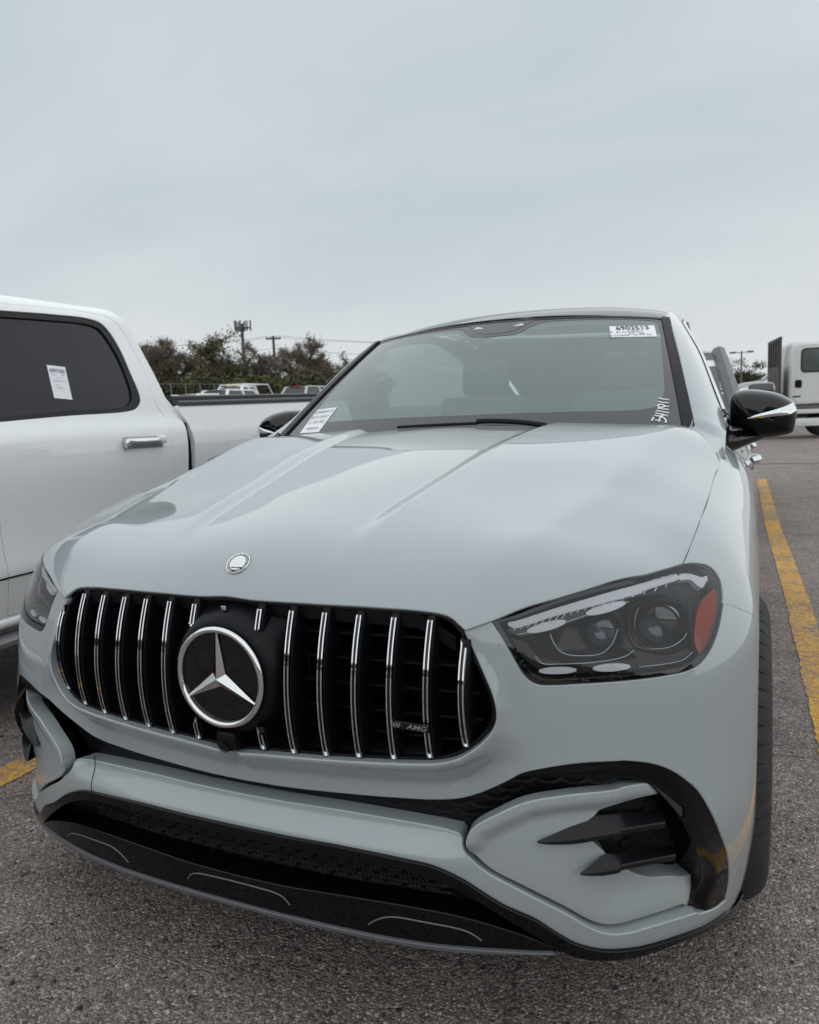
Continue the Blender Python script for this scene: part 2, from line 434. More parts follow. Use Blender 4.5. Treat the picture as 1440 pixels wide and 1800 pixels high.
def panel(name, parent, surf, loops, mat, off=0.0, r=0.003, depth=0.02, g=0.012, bstep=0.008, mirror=False, label=None, both=False, exact=True):
    """trimmed sheet of a surface with rounded, turned-in edges.  loops: outer outline and holes in (u, v)"""
    loops = [resample(np.array(L, float), bstep) for L in loops]
    offs = off if callable(off) else (lambda u, v: np.full(np.shape(u), float(off)))
    allp = np.concatenate(loops); lo, hi = loops[0].min(0), loops[0].max(0)
    us = np.arange(lo[0], hi[0], g); vs = np.arange(lo[1], hi[1], g)
    G = np.stack(np.meshgrid(us, vs, indexing='ij'), -1).reshape(-1, 2)
    G[:, 1] += (np.round((G[:, 0]-lo[0])/g) % 2)*g*0.5
    ins = np.zeros(len(G), bool)
    for L in loops: ins ^= inside(L, G)
    G = G[ins]
    seg_lim[0] = max(g, bstep)
    if len(G): G = G[seg_dist_multi(loops, G) > g*0.5]
    pts = np.concatenate([allp, G]) if len(G) else allp
    edges = []; k = 0
    for L in loops:
        n = len(L); edges += [(k+i, k+(i+1) % n) for i in range(n)]; k += n
    res = delaunay_2d_cdt([Vector((float(a), float(b))) for a, b in pts], edges, [], 0, 1e-7)
    V2 = np.array([tuple(v) for v in res[0]]); F = np.array([tuple(f) for f in res[2]])
    orig = res[3]
    cen = V2[F].mean(1); keep = np.zeros(len(F), bool)
    for L in loops: keep ^= inside(L, cen)
    F = F[keep]
    P = surf.D(V2[:, 0], V2[:, 1], offs(V2[:, 0], V2[:, 1]))
    Nn = surf.N(V2[:, 0], V2[:, 1])
    fn = np.cross(P[F[:, 1]]-P[F[:, 0]], P[F[:, 2]]-P[F[:, 0]])
    flip = np.einsum('ij,ij->i', fn, Nn[F[:, 0]]) < 0
    F[flip] = F[flip][:, ::-1]
    inv = {}
    for i, lst in enumerate(orig):
        for j in lst: inv[j] = i
    verts = [P]; norms = []; faces = [tuple(f) for f in F]
    if callable(off):
        def on(u, v):
            e = 1e-3
            a = surf.D(u+e, v, offs(u+e, v))-surf.D(u-e, v, offs(u-e, v)); b = surf.D(u, v+e, offs(u, v+e))-surf.D(u, v-e, offs(u, v-e))
            n_ = np.cross(a, b); n_ /= (np.linalg.norm(n_, axis=-1, keepdims=True)+1e-15); return n_*surf.sign
    else:
        on = surf.N
    NS = on(V2[:, 0], V2[:, 1]) if exact else Nn
    norms.append(NS); nv = len(P); k = 0
    if depth > 0:
        for li, L in enumerate(loops):
            n = len(L); idx = [inv.get(k+i, None) for i in range(n)]; k += n
            idx = [i for i in idx if i is not None]
            uv = V2[idx]; Pb = P[idx]; nb = surf.N(uv[:, 0], uv[:, 1])
            t = np.roll(Pb, -1, 0)-np.roll(Pb, 1, 0); t /= (np.linalg.norm(t, axis=1, keepdims=True)+1e-12)
            o = np.cross(t, nb); o /= (np.linalg.norm(o, axis=1, keepdims=True)+1e-12)
            eu = surf.P(uv[:, 0]+1e-4, uv[:, 1])-surf.P(uv[:, 0], uv[:, 1]); ev = surf.P(uv[:, 0], uv[:, 1]+1e-4)-surf.P(uv[:, 0], uv[:, 1])
            A = np.stack([np.stack([np.einsum('ij,ij->i', eu, eu), np.einsum('ij,ij->i', eu, ev)], -1), np.stack([np.einsum('ij,ij->i', eu, ev), np.einsum('ij,ij->i', ev, ev)], -1)], -2)
            bb = np.stack([np.einsum('ij,ij->i', eu, o), np.einsum('ij,ij->i', ev, o)], -1)
            du = np.linalg.solve(A, bb[..., None])[..., 0]*1e-4
            test = uv+du/(np.linalg.norm(du, axis=1, keepdims=True)+1e-15)*0.002
            insd = np.zeros(len(test), bool)
            for L2 in loops: insd ^= inside(L2, test)
            if insd.mean() > 0.5: o = -o
            prev = list(idx); nn = len(idx)
            rows = [(r*math.sin(a_), -r*(1-math.cos(a_)), a_) for a_ in (PI/6, PI/3, PI/2)] if r > 0 else []
            rows.append((r, -max(depth, r*1.2), PI/2))
            for ro, rd, an in rows:
                cur = [nv+i for i in range(nn)]; Q = Pb+o*ro+nb*rd
                verts.append(Q); norms.append(nb*math.cos(an)+o*math.sin(an)); nv += nn
                for i in range(nn):
                    j = (i+1) % nn
                    faces.append((prev[i], prev[j], cur[j], cur[i]))
                prev = cur
    V = np.concatenate(verts); NV = np.concatenate(norms)
    fixed = []
    for f in faces:
        if len(f) == 4:
            a_, b_, c_q, d_ = (V[i] for i in f); fnm = np.cross(c_q-a_, d_-b_)
            if fnm @ (NV[f[0]]+NV[f[2]]+NV[f[3]]) < 0: f = f[::-1]
        fixed.append(f)
    def emit(sgnx, nm):
        VV = V*np.array([sgnx, 1, 1]); N2 = NV*np.array([sgnx, 1, 1])
        me = bpy.data.meshes.new(nm)
        me.from_pydata([tuple(p) for p in VV.tolist()], [], fixed if sgnx > 0 else [f[::-1] for f in fixed])
        me.polygons.foreach_set('use_smooth', np.ones(len(me.polygons), bool))
        for mt in (mat if isinstance(mat, (list, tuple)) else [mat]): me.materials.append(mt)
        me.update()
        me.normals_split_custom_set_from_vertices([tuple(p) for p in N2.tolist()])
        o = bpy.data.objects.new(nm, me); link(o, parent)
        if label: o['label'] = label
        return o
    if both: return emit(1, name), emit(-1, name)
    return emit(-1 if mirror else 1, name)
def seg_dist_multi(loops, G):
    """distance to the outline, exact only near it (far points return a large value)"""
    B = np.concatenate(loops); kd = KDTree(len(B))
    for i, p in enumerate(B): kd.insert((float(p[0]), float(p[1]), 0.0), i)
    kd.balance()
    lim = seg_lim[0]; cell = set()
    ci = np.floor(B/lim).astype(int)
    for a, b in ci:
        for i in (-1, 0, 1):
            for j in (-1, 0, 1): cell.add((a+i, b+j))
    best = np.full(len(G), 1e9)
    for k, (a, b) in enumerate(np.floor(G/lim).astype(int)):
        if (a, b) in cell: best[k] = kd.find((float(G[k, 0]), float(G[k, 1]), 0.0))[2]
    return best
seg_lim = [0.02]
# ------------------------------------------------------------------ body master surfaces of the grey coupe SUV
HALF_W, NOSE_L = 0.985, 0.50
_th = np.linspace(0, 1, 2000)**1.75*PI/2
_sx = np.sin(_th)**(2/3.5); _sy = NOSE_L*(1-np.cos(_th))
_ds = np.hypot(np.diff(HALF_W*_sx), np.diff(_sy)); _s = np.concatenate([[0], np.cumsum(_ds)])
U1 = float(_s[-1])
f_y0 = Spline1([0.20, 0.25, 0.30, 0.40, 0.49, 0.617, 0.76, 0.90, 0.98, 1.2], [0.035, 0.012, 0.002, -0.002, 0.004, 0.010, 0.016, 0.033, 0.050, 0.10])
f_cr = Spline1([0.20, 0.40, 0.49, 0.56, 0.64, 0.78, 0.90, 1.2], [0.04, 0.04, 0.042, 0.07, 0.10, 0.13, 0.148, 0.17])
f_L = Spline1([0.20, 0.30, 0.40, 0.50, 0.60, 0.70, 0.80, 0.95, 1.2], [0.50, 0.49, 0.45, 0.40, 0.36, 0.34, 0.34, 0.37, 0.40])
f_zg = Spline1([0.0, 0.37, 0.52, 0.70, 0.90, 1.1, 1.3, 1.5, 1.75, 2.2, 3.0], [0.90, 0.955, 1.00, 1.045, 1.085, 1.13, 1.16, 1.155, 1.13, 1.12, 1.13])
class Body(Surf):
    sign = 1.0
    dom = ((0.0, 4.9), (0.18, 1.16))
    def P(s, u, v):
        u = np.asarray(u, float); v = np.asarray(v, float); au = np.abs(u); sg = np.where(u < 0, -1.0, 1.0)
        sx = np.interp(au, _s, _sx); Lz = f_L(v); sy = np.where(au > U1, Lz+au-U1, np.interp(au, _s, _sy)*Lz/NOSE_L)
        xb = HALF_W*sx
        y = f_y0(v)+sy+f_cr(v)*xb*xb
        q = np.clip((v-(f_zg(y)-0.20))/0.20, 0, 1.4)
        W = HALF_W+0.006*np.exp(-((y-0.87)/0.35)**2)+0.030*smoothstep(1.3, 2.4, y)-0.13*q**2.2 - 0.018*np.clip((0.42-v)/0.2, 0, 1.2)**2
        return np.stack([sg*(xb-(HALF_W-W)*sx**5), y, v], -1)
BODY = Body()
_n = BODY.N(np.array([0.3]), np.array([0.6]))[0]
if _n[1] > 0: BODY.sign = -1.0

# hood: height field z = H(x, y)
f_zc = Spline1([0.0, 0.03, 0.05, 0.082, 0.14, 0.25, 0.5, 0.9, 1.35, 1.6], [0.86, 0.917, 0.944, 0.976, 1.010, 1.045, 1.098, 1.162, 1.211, 1.23])
def nose_off(x):
    xa = np.minimum(np.abs(x), 0.97)
    return 0.37*(1-np.sqrt(np.maximum(1-(xa/HALF_W)**3.5, 1e-4)))+0.148*xa*xa
f_xo = Spline1([0.05, 0.2, 0.4, 0.7, 1.0, 1.3], [0.515, 0.555, 0.605, 0.67, 0.725, 0.77])   # outer crease
f_xi = Spline1([0.05, 0.2, 0.4, 0.7, 1.0, 1.3], [0.20, 0.215, 0.235, 0.27, 0.305, 0.34])    # inner edge of the power dome
def hood_raw(x, y):
    xa = np.abs(x)
    yy = y-nose_off(xa)*(1-smoothstep(0.25, 1.25, y))
    z = f_zc(yy)
    w = 0.012+0.016*smoothstep(0.4, 0.08, y)
    z = z-0.42*w*softplus((xa-f_xo(y))/w)
    fr = smoothstep(0.08, 0.40, y)
    z = z+0.016*fr*(smoothstep(-0.024, 0.030, xa-f_xi(y))-0.5)
    return z
def tps_fit(X, Z, lam=1e-5):
    n = len(X); r2 = ((X[:, None]-X[None])**2).sum(-1); K = np.where(r2 > 0, 0.5*r2*np.log(np.maximum(r2, 1e-18)), 0)
    Pm = np.concatenate([np.ones((n, 1)), X], 1)
    A = np.zeros((n+3, n+3)); A[:n, :n] = K+lam*np.eye(n); A[:n, n:] = Pm; A[n:, :n] = Pm.T
    return np.linalg.solve(A, np.concatenate([Z, np.zeros(3)]))
def tps_eval(w, X, Q):
    out = np.zeros(len(Q))
    for k in range(len(X)):
        r2 = ((Q-X[k])**2).sum(1); out += w[k]*np.where(r2 > 0, 0.5*r2*np.log(np.maximum(r2, 1e-18)), 0)
    n = len(X); return out+w[n]+Q@w[n+1:]
HOOD_PTS = [(0, .035, .925), (0, .082, .977), (0, .25, 1.046), (0, .5, 1.10), (0, .9, 1.163), (0, 1.35, 1.212),
            (.25, .055, .922), (.40, .25, 1.02),
            (.494, .083, .892),
            (.68, .65, 1.072), (.60, .35, 1.025), (.72, .95, 1.137), (.79, 1.25, 1.183), (.76, 1.38, 1.193), (.45, 1.36, 1.207), (.40, .8, 1.142)]
HOOD_PTS += [tuple(BODY.P(*q)) for q in BODY.trace([(978, 1056), (1067, 1029), (1155, 1002), (1197, 992), (1219, 941), (1243, 877), (1263, 812)])]
print('HP', np.array(HOOD_PTS[-7:]).round(3).tolist())
_hx = np.array([(x*s_, y) for x, y, z in HOOD_PTS for s_ in ((1, -1) if x > 0 else (1,))])
_hz = np.array([z for x, y, z in HOOD_PTS for s_ in ((1, -1) if x > 0 else (1,))])
_hw = tps_fit(_hx, _hz-hood_raw(_hx[:, 0], _hx[:, 1]), 3e-4)
class Hood(Surf):
    sign = 1.0
    dom = ((0.0, 0.97), (0.0, 1.6))
    def P(s, u, v):
        u = np.asarray(u, float); v = np.asarray(v, float)
        sh = np.broadcast(u, v).shape
        U = np.broadcast_to(u, sh).ravel(); V = np.broadcast_to(v, sh).ravel()
        z = hood_raw(U, V)+tps_eval(_hw, _hx, np.stack([U, V], -1))
        return np.stack([U, V, z], -1).reshape(sh+(3,))
HOODS = Hood()
if HOODS.N(np.array([0.3]), np.array([0.6]))[0][2] < 0: HOODS.sign = -1.0
class MirrorHelper: pass

# ------------------------------------------------------------------ traced outlines of the front (right half of the photograph)
R1 = lambda *p: crop(860, 970, 4.8, p)
R2 = lambda *p: crop(1100, 970, 5.538, p)
R3 = lambda *p: crop(790, 1320, 4.8, p)
R4 = lambda *p: crop(1050, 1320, 4.5, p)
R5 = lambda *p: crop(940, 1520, 3.6, p)
R7 = lambda *p: crop(660, 1060, 6.207, p)
Z2 = lambda *p: crop(450, 950, 2.88, p)
Z5 = lambda *p: crop(500, 1300, 2.88, p)
def T(pts, d=0.0): return BODY.trace(pts, d)
def smooth_uv(uv, step=0.006, closed=False): return catmull(list(uv), step, closed)

hero = empty('coupe_suv', (0, 0, 0), 'grey coupe SUV with vertical chrome slat grille parked nose to the camera', 'car')

# grille opening
g_top = T(Z2((0, 301), (300, 319), (600, 336), (800, 350))+R7((700, 103)))
g_cor = T(R7((800, 135), (870, 180), (930, 240), (985, 310)))
g_side = T(R7((985, 310), (1050, 440), (1130, 620), (1210, 800), (1280, 960), (1320, 1090), (1337, 1200), (1330, 1290), (1290, 1390), (1200, 1500), (1080, 1600), (950, 1680), (820, 1725), (650, 1750), (400, 1750))+Z2((400, 1110), (0, 1077)))
zt0 = float(T([(398, 1049)])[0][1]); zb0 = float(T([(399, 1321)])[0][1])
grille_half = [(0, zt0)]+list(g_top)+list(g_cor[:3])+[tuple(g_cor[3])]+list(g_side[0:1])+list(g_side[1:])+[(0, zb0)]
grille_half = smooth_uv(grille_half)
GRILLE = sym(grille_half)

# chin lower edge / outer edge of the black arch
z5a = T(Z5((0, 235), (300, 268), (600, 292), (760, 299)), -0.044)
zc0 = float(z5a[0][1]-(z5a[1][1]-z5a[0][1])*0.25)
chin_edge = list(z5a)+list(T(R3((100, 390), (250, 350), (400, 285), (500, 235), (600, 182), (700, 155), (900, 120), (1150, 90), (1440, 75)), np.array([-0.043, -0.037, -0.026, -0.018, -0.010, -0.004, 0, 0, 0])))
arch_out = list(T(R4((200, 68), (400, 85), (520, 115), (620, 160), (720, 230), (800, 300), (880, 420), (950, 560), (1000, 690), (1040, 820), (1053, 950), (1045, 1080), (1020, 1190))))
arch_bot = list(T(R4((1020, 1190), (940, 1255), (790, 1305))))
# wheel-arch edge of the bumper and seam against the fender
seam = T(R2((945, 503), (1060, 545), (1200, 620)))
arch_y0 = 0.475
def at_side(y, z):
    """parameter on the body side at a given y"""
    us = np.linspace(0.3, 2.2, 1500); P = BODY.P(us, np.full_like(us, z)); k = int(np.argmin(np.abs(P[:, 1]-y)+np.where(np.abs(P[:, 0]) < 0.6, 9, 0)))
    return float(us[k])
WHEEL_Y, WHEEL_Z, ARCH_R = 0.885, 0.390, 0.432
def arch_pt(a):
    y = WHEEL_Y+ARCH_R*math.cos(a); z = WHEEL_Z+ARCH_R*math.sin(a); return (at_side(y, z), z)
barch = [arch_pt(math.radians(a)) for a in (205, 195, 185, 175, 165, 155, 145)]
seam_end = (at_side(0.53, 0.795), 0.795)
# headlight outline
hl_top_lens = T(R1((35, 592), (200, 548), (400, 473), (700, 368), (1000, 280), (1300, 205))+R2((200, 225), (400, 175), (520, 140)))
hl_rest = T(R2((600, 120), (700, 118), (800, 140), (870, 190), (920, 270), (945, 380), (947, 500), (930, 620), (900, 760), (850, 900), (780, 1020), (700, 1100), (600, 1150), (400, 1195), (200, 1225))+R1((1100, 1085), (800, 1105), (550, 1118), (430, 1115), (360, 1090), (300, 1040), (240, 950), (160, 810), (90, 690)))
HEADL = smooth_uv([tuple(hl_top_lens[0])]+[tuple(p) for p in hl_top_lens]+[tuple(p) for p in hl_rest]+[tuple(hl_top_lens[0])], closed=True)

# bumper cover: chin + cheek + side
low = [(0, zc0)]+[tuple(p) for p in chin_edge]+[tuple(p) for p in arch_out]
frame_side = T(R4((1045, 1180),))   # helper
b_half = ([(0, zt0+0.02)]+[(float(p[0]), float(p[1])) for p in []])
hl_inner = [tuple(p) for p in hl_rest[::-1]]          # from inner top down and out along the lower edge
cor = tuple(g_cor[3])
# ring A: everything grey above the chin edge and outside the arch, closed along the headlight's lower edge
hl_low = [p for p in hl_inner]
hl_low = hl_low[:len(hl_low)-5]                        # stop where the seam meets the lamp
hl_gap = [(p[0], p[1]-0.004) for p in hl_low]
cover = []
cover += [(0, zb0), (0, zb0)]
cover += [tuple(p) for p in grille_half[::-1][1:]][:0]
gh = [tuple(p) for p in grille_half]
k_c = int(np.argmin([abs(p[0]-cor[0])+abs(p[1]-cor[1]) for p in gh]))
cover_g = gh[k_c:][::-1]                               # centre bottom -> corner
cover_pts = [np.array(p) for p in cover_g]
top_in = np.array([hl_top_lens[0][0]-0.006, hl_top_lens[0][1]+0.001])
cover_pts += [top_in]
cover_pts += list(catmull([np.array(p) for p in hl_gap], 0.006))
cover_pts += list(catmull([np.array(p) for p in list(seam[0:1])+[seam[1]]+[np.array(seam_end)]], 0.008))[1:]
cover_pts += list(catmull([np.array(p) for p in barch[::-1]], 0.01))
low_corner = T(R4((1130, 1190),))[0]
frame_low = list(T(R5((1200, 300), (1100, 370), (900, 450), (650, 520), (500, 535), (400, 530), (250, 490), (100, 405), (0, 340))))
z5low = list(T(Z5((1100, 830), (900, 705), (760, 640), (640, 610), (300, 540), (0, 485))))
zs_low0 = float(z5low[-1][1]+(z5low[-1][1]-z5low[-2][1])*0.25)
strip_low = [np.array(p) for p in catmull([np.array(p) for p in frame_low+z5low]+[np.array((0.0, zs_low0))], 0.008)]
# the grey frame runs below the vent and across as the centre strip
strip_top = list(T(Z5((0, 322), (300, 368), (600, 420), (750, 448), (880, 482)), np.array([-0.022, -0.022, -0.022, -0.021, -0.015])))
zs_top0 = float(strip_top[0][1]-(strip_top[1][1]-strip_top[0][1])*0.25)
groove_out = list(T(R3((103, 745), (103, 800), (125, 865), (190, 935), (300, 1030), (620, 1205))+R5((200, 325), (330, 400), (420, 438), (500, 452), (600, 442), (700, 415), (850, 370), (1000, 322), (1040, 310)), np.array([-0.012, -0.008, -0.004, -0.002]+[0]*11)))
inner_line = [np.array((0.0, zs_top0))]+[np.array(p) for p in catmull([np.array(p) for p in strip_top], 0.006)][1:]+list(catmull([np.array(p) for p in groove_out], 0.006))
arch_b = list(catmull([np.array(p) for p in arch_bot[::-1]], 0.006))
outer_arch = list(catmull([np.array(p) for p in [(0, zc0)]+[tuple(p) for p in chin_edge]+[tuple(p) for p in arch_out]], 0.006))[::-1]
# one grey skin: centre bottom of the grille round to the strip and back along the arch
full_cover = cover_pts+strip_low+inner_line+arch_b+outer_arch
# upper skin closes from the centre (grille bottom) to the centre (chin edge): the strip is joined to it round the arch
half_cover = [np.array((0.0, zb0))]+cover_pts[1:]
# split into two closed outlines: the side + lower frame and strip make one sheet with the chin
c_outline = np.array([p for p in full_cover])
right = c_outline
# build symmetric outline: right boundary from (0,zb0) ... (0,zs_low0) and inner boundary (0,zs_top0) ... (0,zc0) as a hole
outer_half = np.array(cover_pts+strip_low)
outer_half[0, 0] = 0
hole_half = np.array(inner_line+arch_b+outer_arch)
# ------------------------------------------------------------------ front cover, strip, trim
OUTER = sym(outer_half); HOLE = sym(hole_half)
def skin_off(u, v):
    """soft proud lip round the grille and along the lower frame"""
    d = np.zeros(np.shape(u)); q = np.stack([np.abs(u), v], -1).reshape(-1, 2)
    dg = seg_dist(grille_half[::6], q, closed=False).reshape(np.shape(u))
    lip = 0.010*np.exp(-(dg/0.012)**2)-0.004*np.exp(-((dg-0.035)/0.02)**2)
    low_ = smoothstep(0.85, 0.70, v)
    au = np.abs(u)
    chin = -0.044*smoothstep(0.008, 0.060, dg)*smoothstep(0.64, 0.48, au)*smoothstep(0.512, 0.520, v)*smoothstep(0.70, 0.62, v)
    return d+lip*low_+chin-0.023*smoothstep(0.445, 0.500, v)*smoothstep(0.516, 0.512, v)*smoothstep(0.56, 0.44, au)
bumper = panel('bumper_cover', hero, BODY, [OUTER, HOLE], PAINT, off=skin_off, r=0.003, depth=0.055, g=0.011)

# black mesh between chin and centre strip
mesh_top = [(0, zc0+0.012)]+[(p[0], p[1]+0.010) for p in chin_edge]
mesh_right = T(R4((100, 150), (300, 180), (480, 270)))
def TR_(pts):
    uv = T(pts)
    for _ in range(4): uv = T(pts, 0.012-0.036*smoothstep(0.57, 0.90, uv[:, 0]))
    return uv
vent_top = TR_(R3((160, 738), (208, 662), (400, 552), (650, 448), (1000, 388), (1440, 333))+R4((200, 302), (420, 267), (520, 290)))
mesh_low = [(p[0], p[1]-(0.002+0.008*float(smoothstep(0.75, 0.55, p[0])))) for p in vent_top[::-1]][1:]+[(p[0], p[1]-0.012) for p in strip_top[::-1]]+[(0, zs_top0-0.012)]
MESHP = sym(catmull([np.array(p) for p in mesh_top+[tuple(p) for p in mesh_right]], 0.01).tolist()+catmull([np.array(p) for p in mesh_low], 0.01).tolist())
def mesh_relief(u, v):
    """overlapping scale pattern, 3 mm deep, fading out at the centre"""
    a = np.asarray(u)/0.052; row = np.floor(np.asarray(v)/0.017); b = np.asarray(v)/0.017-row
    ph = np.abs(((a+0.5*(row % 2)) % 1.0)-0.5)*2
    e = b-(0.25+0.55*ph**2.2)
    return -0.066+0.022*smoothstep(0.62, 0.80, np.abs(u))-0.0008*smoothstep(-0.25, 0.02, e)*smoothstep(0.4, 0.05, e)
panel('mesh_band', hero, BODY, [MESHP], SATINB, off=mesh_relief, r=0, depth=0.01, g=0.0042, bstep=0.006, exact=True)
panel('bumper_cavity', hero, BODY, [HOLE], DARK, off=-0.15, r=0, depth=0, g=0.03, bstep=0.02)

# side vent: painted wing, intake insert, fins, arch trim
vent_bot = T(R5((1000, 300), (850, 346), (700, 388), (600, 413), (500, 423), (424, 410), (338, 372), (208, 296))+R3((662, 1178), (342, 1006), (236, 908), (176, 848), (156, 797)), 0.006)
vent_out = [tuple(p) for p in vent_top]+[tuple(p) for p in TR_(R4((700, 330), (840, 540), (930, 790)))]+[tuple(p) for p in T(R4((880, 1010), (858, 1120), (812, 1225), (796, 1288)))]+[tuple(p) for p in vent_bot]
vt_line = np.array(catmull([np.array(p) for p in vent_top], 0.03)); vb_line = np.array(catmull([np.array(p) for p in vent_bot], 0.03))
VENT = catmull([np.array(p) for p in vent_out], 0.006, closed=True)
def vent_off(u, v):
    q = np.stack([u, v], -1).reshape(-1, 2); dt = seg_dist(vt_line, q, closed=False).reshape(np.shape(u))
    db = seg_dist(vb_line, q, closed=False).reshape(np.shape(u))
    return 0.012*smoothstep(0.90, 0.55, u)-0.024*smoothstep(0.57, 0.90, u)*smoothstep(0.0, 0.075, db)-0.016*smoothstep(0.008, 0.040, dt)
def TV(pts):
    """trace on the recessed wing"""
    uv = T(pts)
    for _ in range(3): uv = T(pts, vent_off(uv[:, 0], uv[:, 1]))
    return uv
ih = TV(R4((500, 325), (300, 370), (100, 430), (0, 470))+R3((1240, 520), (1160, 585)))
ih2 = TV(R3((1160, 585), (1170, 740), (1310, 875), (1300, 950))+R4((210, 940), (300, 985), (400, 1010), (550, 1000), (840, 925), (870, 800), (760, 580), (660, 440)))
INTK = catmull([np.array(p) for p in list(ih)+list(ih2[0:1])+list(ih2[1:2])+list(ih2[1:2])+list(ih2[2:3])+list(ih2[2:3])+list(ih2[3:])+[ih[0]]], 0.006, closed=True)
panel('vent_wing', hero, BODY, [VENT, INTK], PAINT, off=vent_off, r=0.003, depth=0.035, g=0.009, both=True)
big = INTK.mean(0)+(INTK-INTK.mean(0))*np.array([1.25, 1.30])
def insert_off(u, v):
    s_ = np.sin(np.asarray(u)*70+np.sin(np.asarray(v)*90)*1.4+np.round(np.asarray(v)/0.019)*2.2)
    b = np.abs(((np.asarray(v)/0.019) % 1.0)-0.5)*2
    return -0.070-0.0025*smoothstep(0.7, 0.95, s_)*smoothstep(0.4, 0.9, b)
panel('intake_insert', hero, BODY, [big], MATTEB, off=insert_off, r=0, depth=0, g=0.008, both=True)
arch_pts = R3((520, 232), (600, 182), (700, 155), (900, 120), (1150, 90), (1440, 75))+R4((200, 68), (400, 85), (520, 115), (620, 160), (720, 230), (800, 300), (880, 420), (950, 560), (1000, 690), (1040, 820), (1053, 950), (1045, 1080), (1020, 1190))
ao = [np.array(p) for p in T(arch_pts)]
ai = [np.array(p) for p in T(R4((790, 1303), (800, 1230), (850, 1130), (868, 1050), (850, 950), (820, 870), (780, 750), (710, 600), (640, 480), (560, 380), (490, 310), (420, 255), (300, 215), (150, 192), (0, 190))+R3((1200, 205), (900, 215), (700, 230)), np.array([0.0, 0.0, 0.0, 0.0, 0.001, 0.002, 0.003, 0.003, 0.003, 0.002, -0.004, -0.012, -0.019, -0.019, -0.019, -0.019, -0.019, -0.019]))]
ab_ = [np.array(p) for p in T(R4((1020, 1190), (940, 1255), (790, 1303)))]
ARCH = np.concatenate([catmull(ao, 0.005)[:-1], catmull(ab_, 0.005)[:-1], catmull(ai, 0.005)])
ai_line = np.array(catmull(ai, 0.03))
def arch_off(u, v):
    q = np.stack([u, v], -1).reshape(-1, 2)
    d = seg_dist(ai_line, q, closed=False).reshape(np.shape(u))
    wz = smoothstep(0.60, 0.50, v)*smoothstep(0.29, 0.48, v)
    return -0.003-0.016*smoothstep(0.68, 0.58, u)-0.016*smoothstep(0.035, 0.0, d)*(1-wz)+0.005*smoothstep(0.07, 0.0, d)*wz
panel('vent_arch_trim', hero, BODY, [ARCH], GLOSSL, off=arch_off, r=0.003, depth=0.11, g=0.008, both=True)
def fin(front, back):
    """moulded blade: flat top face running back into the duct, blunt front edge, tapering to its tip"""
    F_ = catmull(TVd(front, (0.004, -0.012)), 0.5); B_ = catmull(TVd(back, (0.001, -0.050)), 0.5); m0 = 5
    def fine(A):
        n0 = len(A); t = np.linspace(0, n0-1, (n0-1)*m0+1); return np.stack([Spline1(np.arange(n0), A[:, i])(t) for i in range(3)], -1)
    F_, B_ = fine(np.array(TVd(front, (0.004, -0.012)))), fine(np.array(TVd(back, (0.001, -0.050)))); n = len(F_)
    rows = []
    for i in range(n):
        f, b_ = F_[i], B_[i]; t = min(1.0, i/(2.5*m0)); k = 0.0015+0.0085*t
        rows.append([b_+np.array([0, 0.01*t, -0.03*t]), b_, f+np.array([0, 0.0015*t, 0.0015*t]), f+np.array([0, -0.001*t, -0.001*t]), f+np.array([0, -0.0012*t, -0.6*k]), f+np.array([0, 0.001*t, -k]), b_+np.array([0, 0.012*t, -k-0.022*t])])
    V = np.array(rows).reshape(-1, 3); m_ = 7
    Fc = [(i*m_+j, i*m_+j+1, (i+1)*m_+j+1, (i+1)*m_+j) for i in range(n-1) for j in range(1, m_-1)]
    Fc += [tuple(range(m_))]
    for sx_ in (1, -1):
        VV = V*np.array([sx_, 1, 1])
        mesh_obj('vent_fin', VV, [f if sx_ > 0 else f[::-1] for f in Fc], FINM, hero, sharp=28)
def TVd(pts, dr):
    n = len(pts); out = []
    for i, p in enumerate(pts):
        d = dr[0]+(dr[1]-dr[0])*i/(n-1)
        uv = T([p], d)[0]; out.append(BODY.D(np.array([uv[0]]), np.array([uv[1]]), d)[0])
    return out
fin(R3((742, 772), (830, 770), (950, 757), (1100, 740), (1250, 715), (1440, 685))+R4((200, 625), (540, 568)), R3((746, 760), (860, 712), (990, 652), (1140, 582), (1250, 545), (1440, 525))+R4((200, 486), (520, 468)))
fin(R3((1105, 1042), (1180, 1036), (1260, 1022), (1330, 1010), (1440, 988))+R4((200, 908), (430, 862), (620, 825)), R3((1110, 1028), (1175, 980), (1240, 928), (1308, 876), (1400, 868))+R4((260, 806), (430, 775), (580, 750)))
pc = T(R4((228, 738),), -0.066)[0]; pp = BODY.D(np.array([pc[0]]), np.array([pc[1]]), -0.066)[0]; pn_ = BODY.N(np.array([pc[0]]), np.array([pc[1]]))[0]
for sx_ in (1, -1):
    b = MB(); b.lathe([(0.013, -0.01), (0.013, 0.0), (0.0125, 0.001), (0.0100, 0.001), (0.0095, -0.001), (0.0001, -0.001)], 28, mat=frame_mat(pp*np.array([sx_, 1, 1]), pn_*np.array([sx_, 1, 1])))
    b.build('parking_sensor', MATTEB, hero)

# gloss black trim under the strip, lower intake, splitter
trim_low = [np.array(p) for p in list(T(Z5((0, 525), (300, 582), (600, 640), (760, 690), (900, 755), (1100, 875), (1300, 995), (1400, 1062))))+list(T(R5((130, 500), (250, 560), (350, 578), (470, 583), (650, 558), (900, 473), (1100, 393), (1250, 305))))]
zt_l0 = float(trim_low[0][1]-(trim_low[1][1]-trim_low[0][1])*0.25)
tl = catmull([np.array((0.0, zt_l0))]+trim_low, 0.008)
s_low = np.array(strip_low)[::-1]
